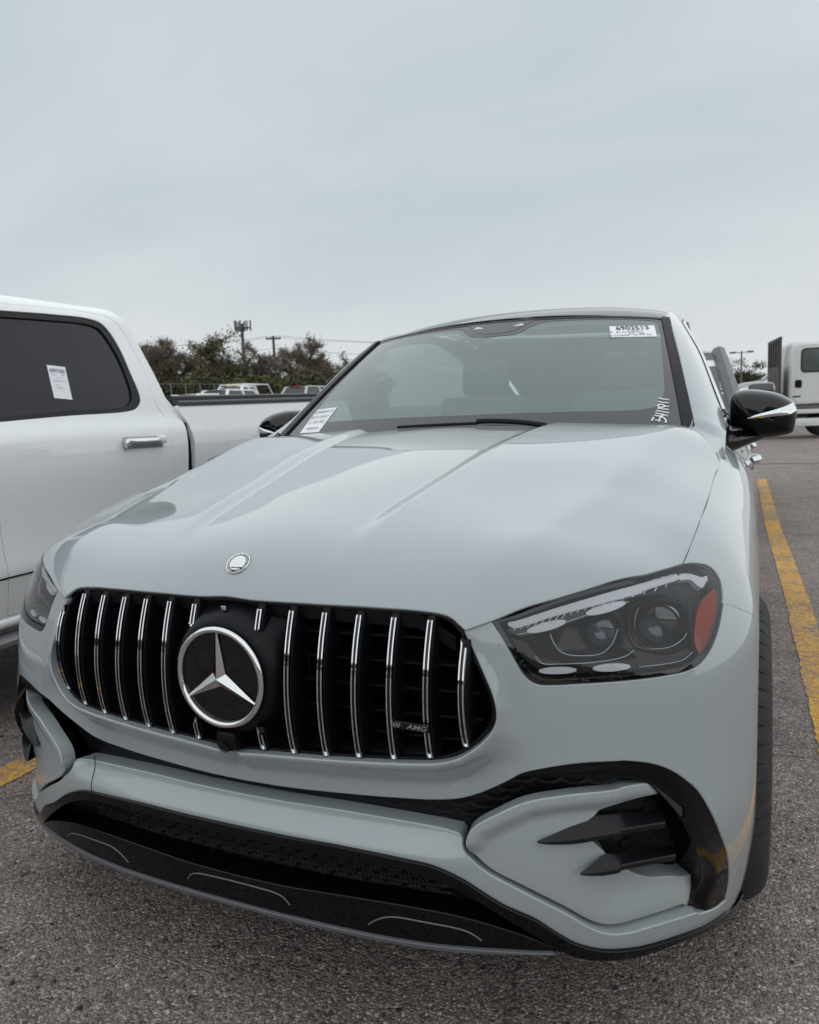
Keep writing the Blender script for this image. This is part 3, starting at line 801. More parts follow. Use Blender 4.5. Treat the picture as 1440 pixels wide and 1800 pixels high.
# keep a hairline shut line between the strip and the trim
s_shift = s_low.copy(); s_shift[:, 1] -= 0.002
TRIM = sym(np.concatenate([s_shift, [[1.11, 0.214], [1.162, 0.204], [1.165, 0.196]], tl[::-1]]))
panel('lower_trim', hero, BODY, [TRIM], GLOSSL, off=lambda u, v: np.full(np.shape(u), 0.008), r=0.003, depth=0.05, g=0.01)
lip_pts = [np.array(p) for p in T(Z5((0, 868), (300, 938), (700, 1012), (1100, 1048), (1370, 1058)))]
zl0 = float(lip_pts[0][1]-(lip_pts[1][1]-lip_pts[0][1])*0.25)
ramp_pts = [np.array(p) for p in T(Z5((0, 742), (300, 792), (600, 842), (900, 900), (1200, 985), (1360, 1045)))]
zr0 = float(ramp_pts[0][1]-(ramp_pts[1][1]-ramp_pts[0][1])*0.25)
lipc = catmull([np.array((0.0, zl0))]+lip_pts, 0.008); rampc = catmull([np.array((0.0, zr0))]+ramp_pts, 0.008)
SPLIT = sym(np.concatenate([rampc, lipc[::-1]]))
panel('splitter', hero, BODY, [SPLIT], GLOSSL, off=lambda u, v: 0.006+0.06*(0.30-np.asarray(v)), r=0.003, depth=0.10, g=0.01)
lw_ = 0.0055*smoothstep(0.66, 0.45, lipc[:, 0])+0.0008
EDGE = sym(np.concatenate([lipc, (lipc-np.stack([0*lw_, lw_], -1))[::-1]]))
panel('splitter_lip', hero, BODY, [EDGE], STEEL, off=0.014, r=0.002, depth=0.10, g=0.008, bstep=0.006)
def intake_off(u, v):
    a = np.asarray(u)/0.040; row = np.floor(np.asarray(v)/0.0145); b = np.asarray(v)/0.0145-row
    ph = np.abs(((a+0.5*(row % 2)) % 1.0)-0.5)*2
    return -0.045-0.010*smoothstep(0.25, 0.5, np.minimum(np.minimum(b, 1-b)*2, 1))*smoothstep(0.95, 0.75, ph)*smoothstep(0.47, 0.42, np.abs(u))
INT2 = sym(np.concatenate([tl+np.array([0, 0.004]), (rampc-np.array([0, 0.03]))[::-1]]))
panel('lower_mesh', hero, BODY, [INT2], SATINB, off=intake_off, r=0, depth=0.02, g=0.0045, bstep=0.006)
# shallow raised arches on the splitter
for pts, mir in ((Z5((425, 935), (470, 912), (540, 900), (700, 925), (900, 965), (960, 990), (1000, 1018)), True), (crop(0, 1300, 2.4, ((815, 603), (850, 588), (900, 584), (1000, 604), (1160, 650), (1205, 672), (1223, 705))), False)):
    if not mir:
        half = [(0.0, None)]
    uv = T(pts, 0.007) if mir else None
    if mir:
        line = catmull([np.array(p) for p in uv], 0.006)
        for sg in (1, -1):
            P = BODY.D(line[:, 0]*sg, line[:, 1], 0.0075+0.06*(0.30-line[:, 1]))
            b = MB(); b.tube(P, 0.0015, 6); b.build('splitter_rib', STEEL, hero)
    else:
        z_a = float(np.mean(T(crop(0, 1300, 2.4, ((1000, 604),)), 0.007)[:, 1]))
        us = [-0.128, -0.118, -0.10, -0.05, 0.05, 0.10, 0.118, 0.128]; dz = [-0.022, -0.010, -0.003, 0, 0, -0.003, -0.010, -0.022]
        line = catmull([np.array((a, z_a+d)) for a, d in zip(us, dz)], 0.006)
        P = BODY.D(line[:, 0], line[:, 1], 0.0075+0.06*(0.30-line[:, 1]))
        b = MB(); b.tube(P, 0.0015, 6); b.build('splitter_rib', STEEL, hero)

# shut lines at the ends of the centre strip
for sg in (-1,):
    zz_ = np.linspace(0.438, 0.512, 12); uu_ = 0.405+0.02*(zz_-0.438)/0.074
    P = BODY.D(uu_*sg, zz_, skin_off(uu_, zz_)+0.0003); b = MB(); b.tube(P, 0.0011, 5); b.build('strip_seam', DARK, hero)
# ------------------------------------------------------------------ hood
hood_front = HOODS.trace(crop(450, 950, 2.88, ((0, 297), (300, 315), (600, 332), (800, 346)))+R7((700, 100), (800, 130), (870, 175), (930, 232), (975, 283)))
hood_hl = HOODS.trace(R7((985, 285),)+R1((40, 566), (300, 460), (600, 374), (900, 281), (1200, 199))+R2((200, 207), (400, 148), (522, 110)))
hood_side = HOODS.trace([(1198, 990), (1218, 941), (1242, 877), (1258, 826)])
yh0 = float(HOODS.trace([(398, 1046)])[0][1])
HOODO = [np.array((0.0, yh0))]+[np.array(p) for p in hood_front]
h_a = catmull(HOODO, 0.006); h_b = catmull([np.array(p) for p in hood_hl], 0.006); h_c = catmull([np.array(p) for p in hood_side]+[np.array((0.893, 1.05)), np.array((0.88, 1.13)), np.array((0.84, 1.24)), np.array((0.795, 1.33))], 0.008)
h_d = catmull([np.array((0.795, 1.33)), np.array((0.76, 1.375)), np.array((0.6, 1.385)), np.array((0.3, 1.37)), np.array((0.0, 1.36))], 0.01)
HOODL = sym(np.concatenate([h_a, h_b, h_c, h_d]))
hood = panel('hood', hero, HOODS, [HOODL], PAINT, off=0.0, r=0.003, depth=0.006, g=0.0105)
# hood badge
bp_ = HOODS.P(np.array([0.0]), np.array([0.082]))[0]; bn = HOODS.N(np.array([0.0]), np.array([0.082]))[0]
bm_ = frame_mat(bp_+bn*0.0015, bn)
b = MB()
b.lathe([(0.0265, -0.004), (0.0268, 0.0005), (0.0262, 0.0016), (0.0248, 0.0018), (0.0240, 0.0012)], 48, 0, bm_)
b.lathe([(0.0240, 0.0012), (0.0188, 0.0012)], 48, 1, bm_)
b.lathe([(0.0188, 0.0012), (0.0184, 0.0020), (0.0170, 0.0022), (0.0001, 0.0030)], 48, 2, bm_)
for k in range(34):
    a = 2*PI*k/34
    if abs(a-1.5*PI) < 0.25: continue
    c = bm_ @ Vector((0.0214*math.cos(a), 0.0214*math.sin(a), 0.0014)); rt = bm_.to_3x3() @ Matrix.Rotation(a, 3, 'Z')
    b.box(c, (0.0026, 0.0013+0.0006*(k % 3), 0.0008), 0, rt)
for a_, s_ in ((0.010, 0.006), (-0.004, 0.009)):
    c = bm_ @ Vector((a_, -0.013, 0.0026)); b.box(c, (0.012, 0.002, 0.0008), 1, bm_.to_3x3())
b.build('hood_badge', [CHROME, GLOSSB, pmat('badge_silver', (0.72, 0.73, 0.74), rough=0.25, metal=0.6, bump=(600, 0.5, 0.001))], hero, sharp=30)

# ------------------------------------------------------------------ grille
GR = empty('grille'); GR.parent = hero
def slat_pt(t, x, zt, yt, zb, yb, bulge=0.024):
    z = zb+(zt-zb)*t; y = yb+(yt-yb)*t-bulge*4*t*(1-t)*1.0
    return np.array([x, y, z])
tops = [(.08, .033, .899), (.15, .039, .899), (.22, .046, .898), (.289, .055, .896), (.358, .063, .894), (.427, .073, .891), (.493, .067, .851)]
bots = [(.08, .012, .617), (.15, .014, .618), (.22, .019, .621), (.288, .024, .626), (.358, .033, .629), (.427, .044, .637), (.494, .060, .661)]
def slat_mesh(name, x, pts, skew0=0.0, skew1=0.0):
    """chrome frame with a dark slot; skew cuts the ends at a slant"""
    n = len(pts); w = 0.0062
    sec = [(-w, 0.020), (-w, 0.001), (-w*0.85, -0.0012), (-w*0.45, -0.0012), (-w*0.38, 0.003), (w*0.38, 0.003), (w*0.45, -0.0012), (w*0.85, -0.0012), (w, 0.001), (w, 0.020)]
    V = []; Fc = []; mi = []
    for i, p in enumerate(pts):
        end = i < 1 or i >= n-1
        near = i in (1, n-2)
        for j, (a, d) in enumerate(sec):
            if end and j in (4, 5): d = -0.0012
            dz = 0
            if i == 0: dz = skew0*a/w
            if i == n-1: dz = skew1*a/w
            V.append((x+a, p[1]+d, p[2]+dz))
    m_ = len(sec)
    for i in range(n-1):
        for j in range(m_-1):
            Fc.append((i*m_+j, i*m_+j+1, (i+1)*m_+j+1, (i+1)*m_+j)); mi.append(1 if j == 4 and 0 < i < n-2 else 0)
    Fc.append(tuple(range(m_-1, -1, -1))); mi.append(0); Fc.append(tuple((n-1)*m_+j for j in range(m_))); mi.append(0)
    o = mesh_obj(name, V, Fc, [CHROME, GLOSSB], GR, mat_idx=mi, sharp=25)
    return o
for i in range(7):
    for sg in (1, -1):
        (x, yt, zt), (xb_, yb, zb) = tops[i], bots[i]
        full = lambda ts: [slat_pt(t, x*sg, zt, yt, zb, yb) for t in ts]
        tt = np.linspace(0, 1, 33); tt = np.concatenate([[0, 0.022], tt[1:-1], [0.978, 1.0]])
        tt = np.unique(np.round(tt, 4))
        if i == 0:
            slat_mesh('grille_slat', x*sg, full(np.array([0.0, 0.022, 0.06, 0.10, 0.128, 0.15])), 0, -0.010*sg)
            slat_mesh('grille_slat', x*sg, full(np.array([0.84, 0.862, 0.90, 0.94, 0.978, 1.0])), 0.010*sg, 0)
        elif i == 6:
            slat_mesh('grille_slat', x*sg, full(tt), 0, -0.010*sg)
        else:
            slat_mesh('grille_slat', x*sg, full(tt))
        # black blade carrying the slat
        vb = MB(); tl_ = np.linspace(-0.04, 1.04, 20) if i else np.linspace(-0.04, 1.04, 20)
        P = [slat_pt(t, x*sg, zt, yt, zb, yb) for t in tl_]
        if i == 0:
            P1_ = [slat_pt(t, x*sg, zt, yt, zb, yb) for t in np.linspace(-0.04, 0.17, 6)]; P2_ = [slat_pt(t, x*sg, zt, yt, zb, yb) for t in np.linspace(0.83, 1.04, 6)]
            runs = [P1_, P2_]
        else: runs = [P]
        for rn in runs:
            vb = MB(); V = []; Fc = []
            for p in rn:
                for a, d in ((-0.011, 0.085), (-0.010, 0.010), (-0.007, 0.005), (0.007, 0.005), (0.010, 0.010), (0.011, 0.085)):
                    V.append((p[0]+a, p[1]+d, p[2]))
            for k in range(len(rn)-1):
                for j in range(5): Fc.append((k*6+j, k*6+j+1, (k+1)*6+j+1, (k+1)*6+j))
            Fc.append((5, 4, 3, 2, 1, 0)); Fc.append(tuple((len(rn)-1)*6+j for j in range(6)))
            vb.add(V, Fc); vb.build('slat_blade', SATINB, GR)
# horizontal bars
for z in (0.853, 0.806, 0.757, 0.706, 0.660):
    for sg in (1, -1):
        V = []; Fc = []; xs = np.linspace(0.05, {0.853: 0.465, 0.806: 0.495, 0.757: 0.515, 0.706: 0.52, 0.660: 0.475}[z], 16)
        for x in xs:
            y = 0.075+0.10*x*x+0.022*(1-((z-0.757)/0.14)**2)*-1
            for a, d in ((0.05, 0.003), (0.0, 0.0025), (0.0, -0.0025), (0.06, -0.012)):
                V.append((x*sg, y+a, z+d))
        for k in range(len(xs)-1):
            for j in range(4): Fc.append((k*4+j, k*4+(j+1) % 4, (k+1)*4+(j+1) % 4, (k+1)*4+j))
        mesh_obj('grille_crossbar', V, Fc, SATINB, GR, sharp=30)
# surround: black rim just inside the opening, and the dark shaft behind
rim_in = GRILLE*np.array([0.985, 1])+np.array([0, 0]); c_ = np.array([0, 0.5*(zt0+zb0)])
rim_in = c_+(GRILLE-c_)*np.array([0.983, 0.955])
panel('grille_rim', GR, BODY, [c_+(GRILLE-c_)*np.array([1.004, 0.998]), rim_in], SATINB, off=-0.010, r=0.0015, depth=0.09, g=0.02)
b = MB()
b.box((0, 0.30, 0.755), (1.25, 0.01, 0.42))
b.build('radiator_backing', DARK, GR)
for sx_ in (1, -1):
    for xc in (0.19, 0.26, 0.33, 0.40):
        b = MB()
        for k in range(26):
            z = 0.625+k*0.0105
            b.box((xc*sx_, 0.22+0.03*xc, z), (0.042, 0.002, 0.0016), 0, Matrix.Rotation(0.5, 3, 'X'))
        b.build('radiator_shutter', SATINB, GR)['kind'] = 'stuff'
# top filler above the slats (black plate that the slats hang from)
fil = MB(); V = []; Fc = []; xs = np.linspace(-0.47, 0.47, 41)
for x in xs:
    y = 0.052+0.15*x*x+0.02*abs(x)**3
    zt_ = 0.912-0.010*(x/0.4)**2-0.55*max(0, abs(x)-0.40)**1.0
    for a, d in ((0.0, 0.0), (0.002, -0.030), (0.012, -0.038), (0.10, -0.04)): V.append((x, y+a, zt_+d))
for k in range(40):
    for j in range(3): Fc.append((k*4+j, k*4+j+1, (k+1)*4+j+1, (k+1)*4+j))
mesh_obj('grille_top_plate', V, Fc, SATINB, GR, sharp=40)
V = []; Fc = []; xs = np.linspace(-0.44, 0.44, 41)
for x in xs:
    y = 0.034+0.12*x*x+0.03*abs(x)**3; zb_ = 0.597+0.15*x*x
    for a, d in ((0.10, 0.028), (0.014, 0.024), (0.004, 0.016), (0.0, -0.012)): V.append((x, y+a, zb_+d))
for k in range(40):
    for j in range(3): Fc.append((k*4+j, k*4+j+1, (k+1)*4+j+1, (k+1)*4+j))
mesh_obj('grille_bottom_plate', V, Fc, SATINB, GR, sharp=40)
# little centre chip above the emblem
b = MB(); b.box((0, 0.026, 0.898), (0.0125, 0.008, 0.009), bev=0.001); b.build('centre_chip', CHROME, GR)
# star emblem on its pedestal
SM = frame_mat((0, -0.002, 0.763), (0, -1, 0), (1, 0, 0))
b = MB(); b.lathe([(0.165, -0.075), (0.148, -0.060), (0.132, -0.035), (0.122, -0.016), (0.114, -0.007), (0.108, -0.005), (0.094, -0.004)], 72, 0, SM)
b.build('emblem_pedestal', SATINB, GR)
EM = empty('star_emblem'); EM.parent = hero
b = MB(); b.lathe([(0.100, -0.004), (0.098, 0.0005), (0.0001, 0.0035)], 72, 0, SM); b.build('emblem_glass', pmat('emblem_black_glass', (0.002, 0.002, 0.003), rough=0.03, spec=0.5), EM)
b = MB(); rp = [(0.0985+0.0066*math.cos(a), 0.0030+0.0068*math.sin(a)) for a in np.linspace(-0.6, PI+0.5, 16)]
b.lathe(rp, 96, 0, SM); b.build('emblem_ring', CHROME, EM)
V = [(0, 0, 0.0155)]; Fc = []
ctr = V[0]
b = MB()
for k in range(3):
    a = PI/2+k*2*PI/3
    tip = (0.0945*math.cos(a), 0.0945*math.sin(a), 0.0055); tl3 = lambda da: (0.0945*math.cos(a+da), 0.0945*math.sin(a+da), 0.004)
    v1 = (0.0175*math.cos(a+PI/3), 0.0175*math.sin(a+PI/3), 0.0045); v2 = (0.0175*math.cos(a-PI/3), 0.0175*math.sin(a-PI/3), 0.0045)
    pts3 = [SM @ Vector(q) for q in ((0, 0, 0.0155), tip, tl3(0.018), v1, v2, tl3(-0.018))]
    b.add(pts3, [(0, 1, 2, 3), (0, 4, 5, 1)])
b.build('emblem_star', CHROME, EM, smooth=False)
# front camera below the emblem
b = MB(); b.box((0, 0.018, 0.628), (0.05, 0.05, 0.045), bev=0.012); b.build('camera_pod', SATINB, GR)
b = MB(); b.lathe([(0.0125, -0.004), (0.0125, 0.003), (0.011, 0.004), (0.0095, 0.002), (0.006, 0.0015), (0.0001, 0.0035)], 28, 0, frame_mat((0, -0.008, 0.618), (0, -0.94, -0.34))); b.build('front_camera', GLOSSB, GR)
# script plate between the fifth and sixth slat
def text_mesh(txt, size, depth=0.0, name='print', mat=INK, parent=None, matrix=None, shear=0.0, align='CENTER', sx=1.0, bold=0.0):
    cu = bpy.data.curves.new('tmp', 'FONT'); cu.body = txt; cu.size = size; cu.extrude = depth; cu.shear = shear; cu.align_x = align; cu.align_y = 'CENTER'; cu.offset = bold; cu.resolution_u = 3
    ob = bpy.data.objects.new('tmp', cu); COL.objects.link(ob)
    dg = bpy.context.evaluated_depsgraph_get(); me = bpy.data.meshes.new_from_object(ob.evaluated_get(dg))
    bpy.data.objects.remove(ob); bpy.data.curves.remove(cu)
    if sx != 1: me.transform(Matrix.Diagonal((sx, 1, 1, 1)))
    if matrix is not None: me.transform(matrix)
    me.materials.clear(); me.materials.append(mat); me.name = name
    o = bpy.data.objects.new(name, me); return link(o, parent)
AM = frame_mat((0.392, 0.026, 0.700), (-0.06, -1, 0.02), (1, 0.07, 0))
AMB = empty('script_badge'); AMB.parent = hero
b = MB(); b.box((0, 0, -0.003), (0.088, 0.0155, 0.006), bev=0.002)
o = b.build('badge_plate', GLOSSB, AMB); o.data.transform(AM)
text_mesh('AMG', 0.0125, 0.0007, 'badge_lettering', CHROME, AMB, AM @ Matrix.Translation((0.019, 0.0, 0.0008)), 0.25, sx=1.45, bold=0.00015)
b = MB()
for k in range(5):
    x = -0.036+k*0.0048; w = 0.0028-0.0004*k*0.3
    q = [(x-w/2-0.002, -0.0045), (x+w/2-0.002, -0.0045), (x+w/2+0.002, 0.0045), (x-w/2+0.002, 0.0045)]
    b.add([AM @ Vector((a, c, 0.0012)) for a, c in q]+[AM @ Vector((a, c, 0.0)) for a, c in q], [(0, 1, 2, 3), (0, 4, 5, 1), (1, 5, 6, 2), (2, 6, 7, 3), (3, 7, 4, 0)])
b.build('badge_stripes', CHROME, AMB, smooth=False)
# ------------------------------------------------------------------ headlights
hl_line = HEADL[::8]
def hl_dist(u, v):
    q = np.stack([np.abs(u), v], -1).reshape(-1, 2); return seg_dist(hl_line, q).reshape(np.shape(u))
def pts3(surf, px, d):
    uv = surf.trace(px, d); return surf.D(uv[:, 0], uv[:, 1], np.full(len(uv), d))
def pan_px(name, parent, px, mat, d, sgn, depth=0.01, r=0.0015, g=0.008, surf=None, uv=None):
    surf = surf or BODY
    uv = surf.trace(px, d) if uv is None else uv
    L = catmull([np.array(p) for p in uv], 0.004, closed=True)
    return panel(name, parent, surf, [L], mat, off=d, r=r, depth=depth, g=g, bstep=0.004, mirror=(sgn < 0))
drl_px = R1((160, 605), (230, 588), (600, 470), (1000, 350), (1300, 265))+R2((0, 360), (300, 265), (420, 225), (500, 222), (525, 245), (500, 268), (400, 300), (200, 365), (0, 430))+R1((1300, 338), (1000, 420), (700, 500), (500, 555), (300, 622), (200, 640))
hook_px = R2((530, 225), (600, 214), (670, 226), (740, 250), (795, 238), (797, 262), (775, 300), (740, 345), (690, 312), (650, 275), (590, 264), (530, 268))
ubez_px = R1((120, 640), (200, 650), (600, 530), (1000, 430), (1300, 345))+R2((0, 435), (300, 345), (560, 275), (700, 330), (720, 380), (690, 560), (660, 640), (560, 560), (420, 430), (200, 420), (0, 470))+R1((1180, 420), (840, 540), (500, 650), (250, 705))
lbez_px = R1((180, 745), (300, 770), (400, 880), (520, 925), (900, 935), (1250, 890))+R2((0, 950), (200, 985), (400, 1010), (600, 950), (680, 960), (730, 1040), (680, 1090), (560, 1140), (380, 1180), (150, 1220))+R1((1100, 1070), (800, 1092), (550, 1104), (440, 1102), (372, 1078), (315, 1030), (258, 945))
amber_px = R2((872, 372), (882, 450), (880, 560), (850, 680), (790, 860), (732, 1008), (700, 945), (682, 880), (682, 780), (700, 620), (735, 500), (790, 430))
ov = lambda cx, cy, a, b, t: R1(*[(cx+a*math.cos(k)*math.cos(t)-b*math.sin(k)*math.sin(t), cy+a*math.cos(k)*math.sin(t)+b*math.sin(k)*math.cos(t)) for k in np.linspace(0, 2*PI, 24, endpoint=False)])
ovals = [ov(485, 630, 168, 33, -0.26), ov(985, 476, 172, 34, -0.28), ov(580, 1003, 157, 27, -0.03), ov(1035, 977, 157, 30, -0.06)]
ticks = [((245, 618), (205, 667)), ((300, 603), (262, 654)), ((362, 580), (320, 640)), ((420, 573), (380, 624)), ((475, 558), (437, 607)), ((530, 543), (497, 597)), ((590, 533), (552, 582)), ((645, 518), (612, 564)), ((715, 493), (685, 530)), ((765, 480), (740, 515)), ((825, 460), (805, 495)), ((895, 440), (870, 480)), ((965, 430), (945, 470)), ((1050, 400), (1030, 440)), ((1140, 375), (1120, 410)), ((1235, 345), (1210, 385)), ((1320, 325), (1305, 355)), ((1415, 300), (1400, 330))]
ticks_px = [R1(*t) for t in ticks]+[R2(*t) for t in (((95, 395), (65, 440)), ((190, 380), (178, 415)), ((300, 345), (280, 380)), ((400, 310), (390, 350)))]
UV = {k: BODY.trace(p, d) for k, p, d in (('drl', drl_px, -0.012), ('hook', hook_px, -0.012), ('ubez', ubez_px, -0.024), ('lbez', lbez_px, -0.022), ('amber', amber_px, -0.010))}
UVO = [BODY.trace(p, -0.018 if i < 2 else -0.017) for i, p in enumerate(ovals)]
tick3 = [pts3(BODY, t, -0.013) for t in ticks_px]
proj1 = pts3(BODY, R1((965, 690),), -0.050)[0]; proj2 = pts3(BODY, R2((320, 715),), -0.050)[0]
bez_lines = [catmull(list(pts3(BODY, p, d)), 0.006) for p, d in ((R2((130, 545), (100, 600), (85, 740), (120, 860), (200, 930), (400, 935), (520, 880), (590, 800), (605, 660), (560, 590), (470, 560)), -0.024), (R1((515, 690), (540, 760), (600, 840), (680, 870), (830, 876), (950, 855), (1040, 770), (1085, 650)), -0.024), (R1((390, 880), (440, 938), (600, 946), (900, 930), (1150, 880), (1220, 830)), -0.019), (R2((130, 1120), (400, 1090), (560, 1050), (660, 970)), -0.019), (R1((240, 700), (500, 640), (840, 530), (1180, 420)), -0.021))]
inner_hl = HEADL.mean(0)+(HEADL-HEADL.mean(0))*np.array([0.965, 0.93])
def module(parent, c, hw, hh, rl, sgn, off=(0, 0)):
    """rounded reflector frame with a glass projector lens looking forward"""
    M_ = frame_mat((c[0]*sgn, c[1], c[2]), (0.10*sgn, -1, 0.03), (1, 0, 0))
    b = MB(); n = 40
    def ring(s, h, e=3.2, ox=0, oy=0):
        out = []
        for k in range(n):
            a = 2*PI*k/n; ca, sa = math.cos(a), math.sin(a)
            out.append(M_ @ Vector((ox+s*hw*math.copysign(abs(ca)**(2/e), ca), oy+s*hh*math.copysign(abs(sa)**(2/e), sa), h)))
        return out
    rs = [ring(1.06, -0.02), ring(1.05, 0.0), ring(1.0, 0.004), ring(0.95, 0.002), ring(0.90, -0.012), ring(0.80, -0.030)]
    V = [v for q in rs for v in q]; Fc = [(i*n+k, i*n+(k+1) % n, (i+1)*n+(k+1) % n, (i+1)*n+k) for i in range(len(rs)-1) for k in range(n)]
    b.add(V, Fc, 0); b.build('projector_bezel', HOUSE2, parent)
    b = MB(); V = ring(0.80, -0.030, 3.2); b.add(V, [tuple(range(n))]); b.build('projector_backing', HOUSING, parent)
    lm_ = M_ @ Matrix.Translation((off[0]*sgn, off[1], 0))
    b = MB(); b.lathe([(rl*1.12, -0.028), (rl*1.10, -0.008), (rl*1.02, -0.006), (rl, -0.010)], 40, 0, lm_); b.build('projector_ring', DCHROME, parent)
    b = MB(); b.lathe([(rl*math.sin(a), -0.014+rl*0.40*math.cos(a)) for a in np.linspace(PI/2, 0.001, 12)], 40, 0, lm_); b.build('projector_lens', LENSIN, parent)
    b = MB(); b.lathe([(rl*0.98, -0.016), (rl*0.5, -0.024), (0.0005, -0.026)], 32, 0, lm_); b.build('projector_bowl', REFLECT, parent)
for sgn in (1, -1):
    H = empty('headlight'); H.parent = hero
    panel('housing', H, BODY, [HEADL], HOUSING, off=lambda u, v: -0.008-0.085*smoothstep(0.0, 0.055, hl_dist(u, v)), r=0, depth=0, g=0.012, mirror=(sgn < 0))
    panel('lens_border', H, BODY, [HEADL, inner_hl], GLOSSB, off=-0.004, r=0, depth=0.02, g=0.02, mirror=(sgn < 0))
    pan_px('daytime_light', H, None, DRL, -0.012, sgn, depth=0.012, uv=UV['drl'])
    pan_px('chrome_hook', H, None, DRL, -0.012, sgn, depth=0.012, uv=UV['hook'])  # chrome hook, its bright reflection painted as plain white
    pan_px('upper_bezel', H, None, HOUSE2, -0.024, sgn, depth=0.02, uv=UV['ubez'])
    pan_px('lower_bezel', H, None, HOUSING, -0.022, sgn, depth=0.03, uv=UV['lbez'])
    pan_px('amber_reflector', H, None, AMBER, -0.010, sgn, depth=0.01, uv=UV['amber'])
    for i, u_ in enumerate(UVO):
        pan_px('light_pod', H, None, DRL, -0.018 if i < 2 else -0.017, sgn, depth=0.006, r=0.001, uv=u_)
    b = MB()
    for t in tick3: b.tube(np.array(t)*np.array([sgn, 1, 1]), 0.0009, 5)
    o = b.build('light_ticks', DRL, H); o['kind'] = 'stuff'
    module(H, proj1+np.array([-0.028, 0.0, 0.0]), 0.062, 0.047, 0.030, sgn, (0.024, 0.0))
    module(H, proj2, 0.056, 0.050, 0.040, sgn)
    for ln in bez_lines:
        b = MB(); b.tube(np.array(ln)*np.array([sgn, 1, 1]), 0.0011, 6); b.build('bezel_trim', DCHROME, H)
    panel('lens', H, BODY, [HEADL], LENS, off=0.0, r=0.003, depth=0.008, g=0.012, mirror=(sgn < 0))

# ------------------------------------------------------------------ fenders, doors, rear body
gap_uv = [np.array(p) for p in T([(1204.5, 991), (1224, 942), (1248, 877), (1267, 806)])]
def on_side(y, z): return np.array((at_side2(y, z), z))
def at_side2(y, z):
    us = np.linspace(0.9, 4.9, 4000); P = BODY.P(us, np.full_like(us, z)); return float(us[int(np.argmin(np.abs(P[:, 1]-y)))])
hl_out = [np.array(p)+np.array([0.004, 0.003]) for p in hl_rest[0:7]]
fen = list(catmull([gap_uv[0]]+[p for p in hl_out], 0.006))
fen += [np.array(p)+np.array([0, 0.0035]) for p in catmull([np.array(seam[0]), np.array(seam[1]), np.array(seam_end)], 0.008)]
arcp = [on_side(WHEEL_Y+ARCH_R*math.cos(math.radians(a)), WHEEL_Z+ARCH_R*math.sin(math.radians(a))) for a in (152, 140, 125, 110, 95, 80, 65, 50, 35, 20, 5, -10, -20)]
fen += list(catmull([np.array(seam_end)+np.array([0.028, -0.12])]+arcp, 0.012))
fen += [on_side(1.36, 0.25), on_side(1.385, 0.5), on_side(1.385, 0.8), on_side(1.375, 0.95), on_side(1.36, 1.10)]
fen += list(catmull([on_side(1.30, 1.128), on_side(1.15, 1.118)]+gap_uv[::-1], 0.012))
FEN = np.array(fen)
panel('fender', hero, BODY, [FEN], PAINT, off=0.0, r=0.003, depth=0.025, g=0.012, both=True)
BELT = 1.135
d1 = [on_side(1.392, 0.30), on_side(1.395, 0.6), on_side(1.392, 0.9), on_side(1.370, BELT-0.02), on_side(1.40, BELT), on_side(1.9, BELT+0.012), on_side(2.50, BELT+0.02), on_side(2.52, 0.8), on_side(2.48, 0.30)]
d2 = [on_side(2.486, 0.30), on_side(2.526, 0.8), on_side(2.506, BELT+0.02), on_side(3.0, BELT+0.025), on_side(3.42, BELT+0.02), on_side(3.46, 0.95), on_side(3.36, 0.80), on_side(3.28, 0.62), on_side(3.25, 0.45), on_side(3.24, 0.30)]
def dens(L, st=0.02): return resample(np.array(L), st)
for nm, dl in (('front_door', d1), ('rear_door', d2)):
    for sgn in (1, -1):
        dr = panel(nm, hero, BODY, [dens(dl)], PAINT, off=0.0, r=0.003, depth=0.02, g=0.03, bstep=0.02, mirror=(sgn < 0))
        yh = 2.33 if nm == 'front_door' else 3.27
        kp = 1.0 if nm == 'front_door' else 0.45
        hc = BODY.P(np.array([at_side2(yh, 1.01)]), np.array([1.01]))[0]
        b = MB(); pts_ = [(hc[0]+a*kp, yh+t, 1.01+c) for t, a, c in ((-0.11, -0.004, 0), (-0.10, 0.015, 0.002), (-0.05, 0.022, 0.004), (0.05, 0.022, 0.004), (0.095, 0.016, 0.002), (0.105, -0.004, 0))]
        pts_ = catmull([np.array(p) for p in pts_], 0.012)*np.array([sgn, 1, 1])
        b.tube(pts_, [0.015]*len(pts_), 10)
        b.build('door_handle', CHROME, dr)
rear = [on_side(3.47, 0.93), on_side(3.52, BELT+0.02), on_side(4.2, BELT+0.03), on_side(4.55, BELT), on_side(4.62, 0.8), on_side(4.60, 0.45), on_side(4.25, 0.35), on_side(4.22, 0.55), on_side(4.1, 0.73), on_side(3.9, 0.82), on_side(3.7, 0.81), on_side(3.55, 0.73)]
panel('rear_quarter', hero, BODY, [dens(rear)], PAINT, off=0.0, r=0.003, depth=0.02, g=0.03, bstep=0.02, both=True)
sill = [on_side(1.36, 0.22), on_side(1.36, 0.295), on_side(3.28, 0.295), on_side(3.28, 0.22)]
panel('side_sill', hero, BODY, [dens(sill)], SATINB, off=-0.004, r=0.003, depth=0.05, g=0.03, bstep=0.02, both=True)
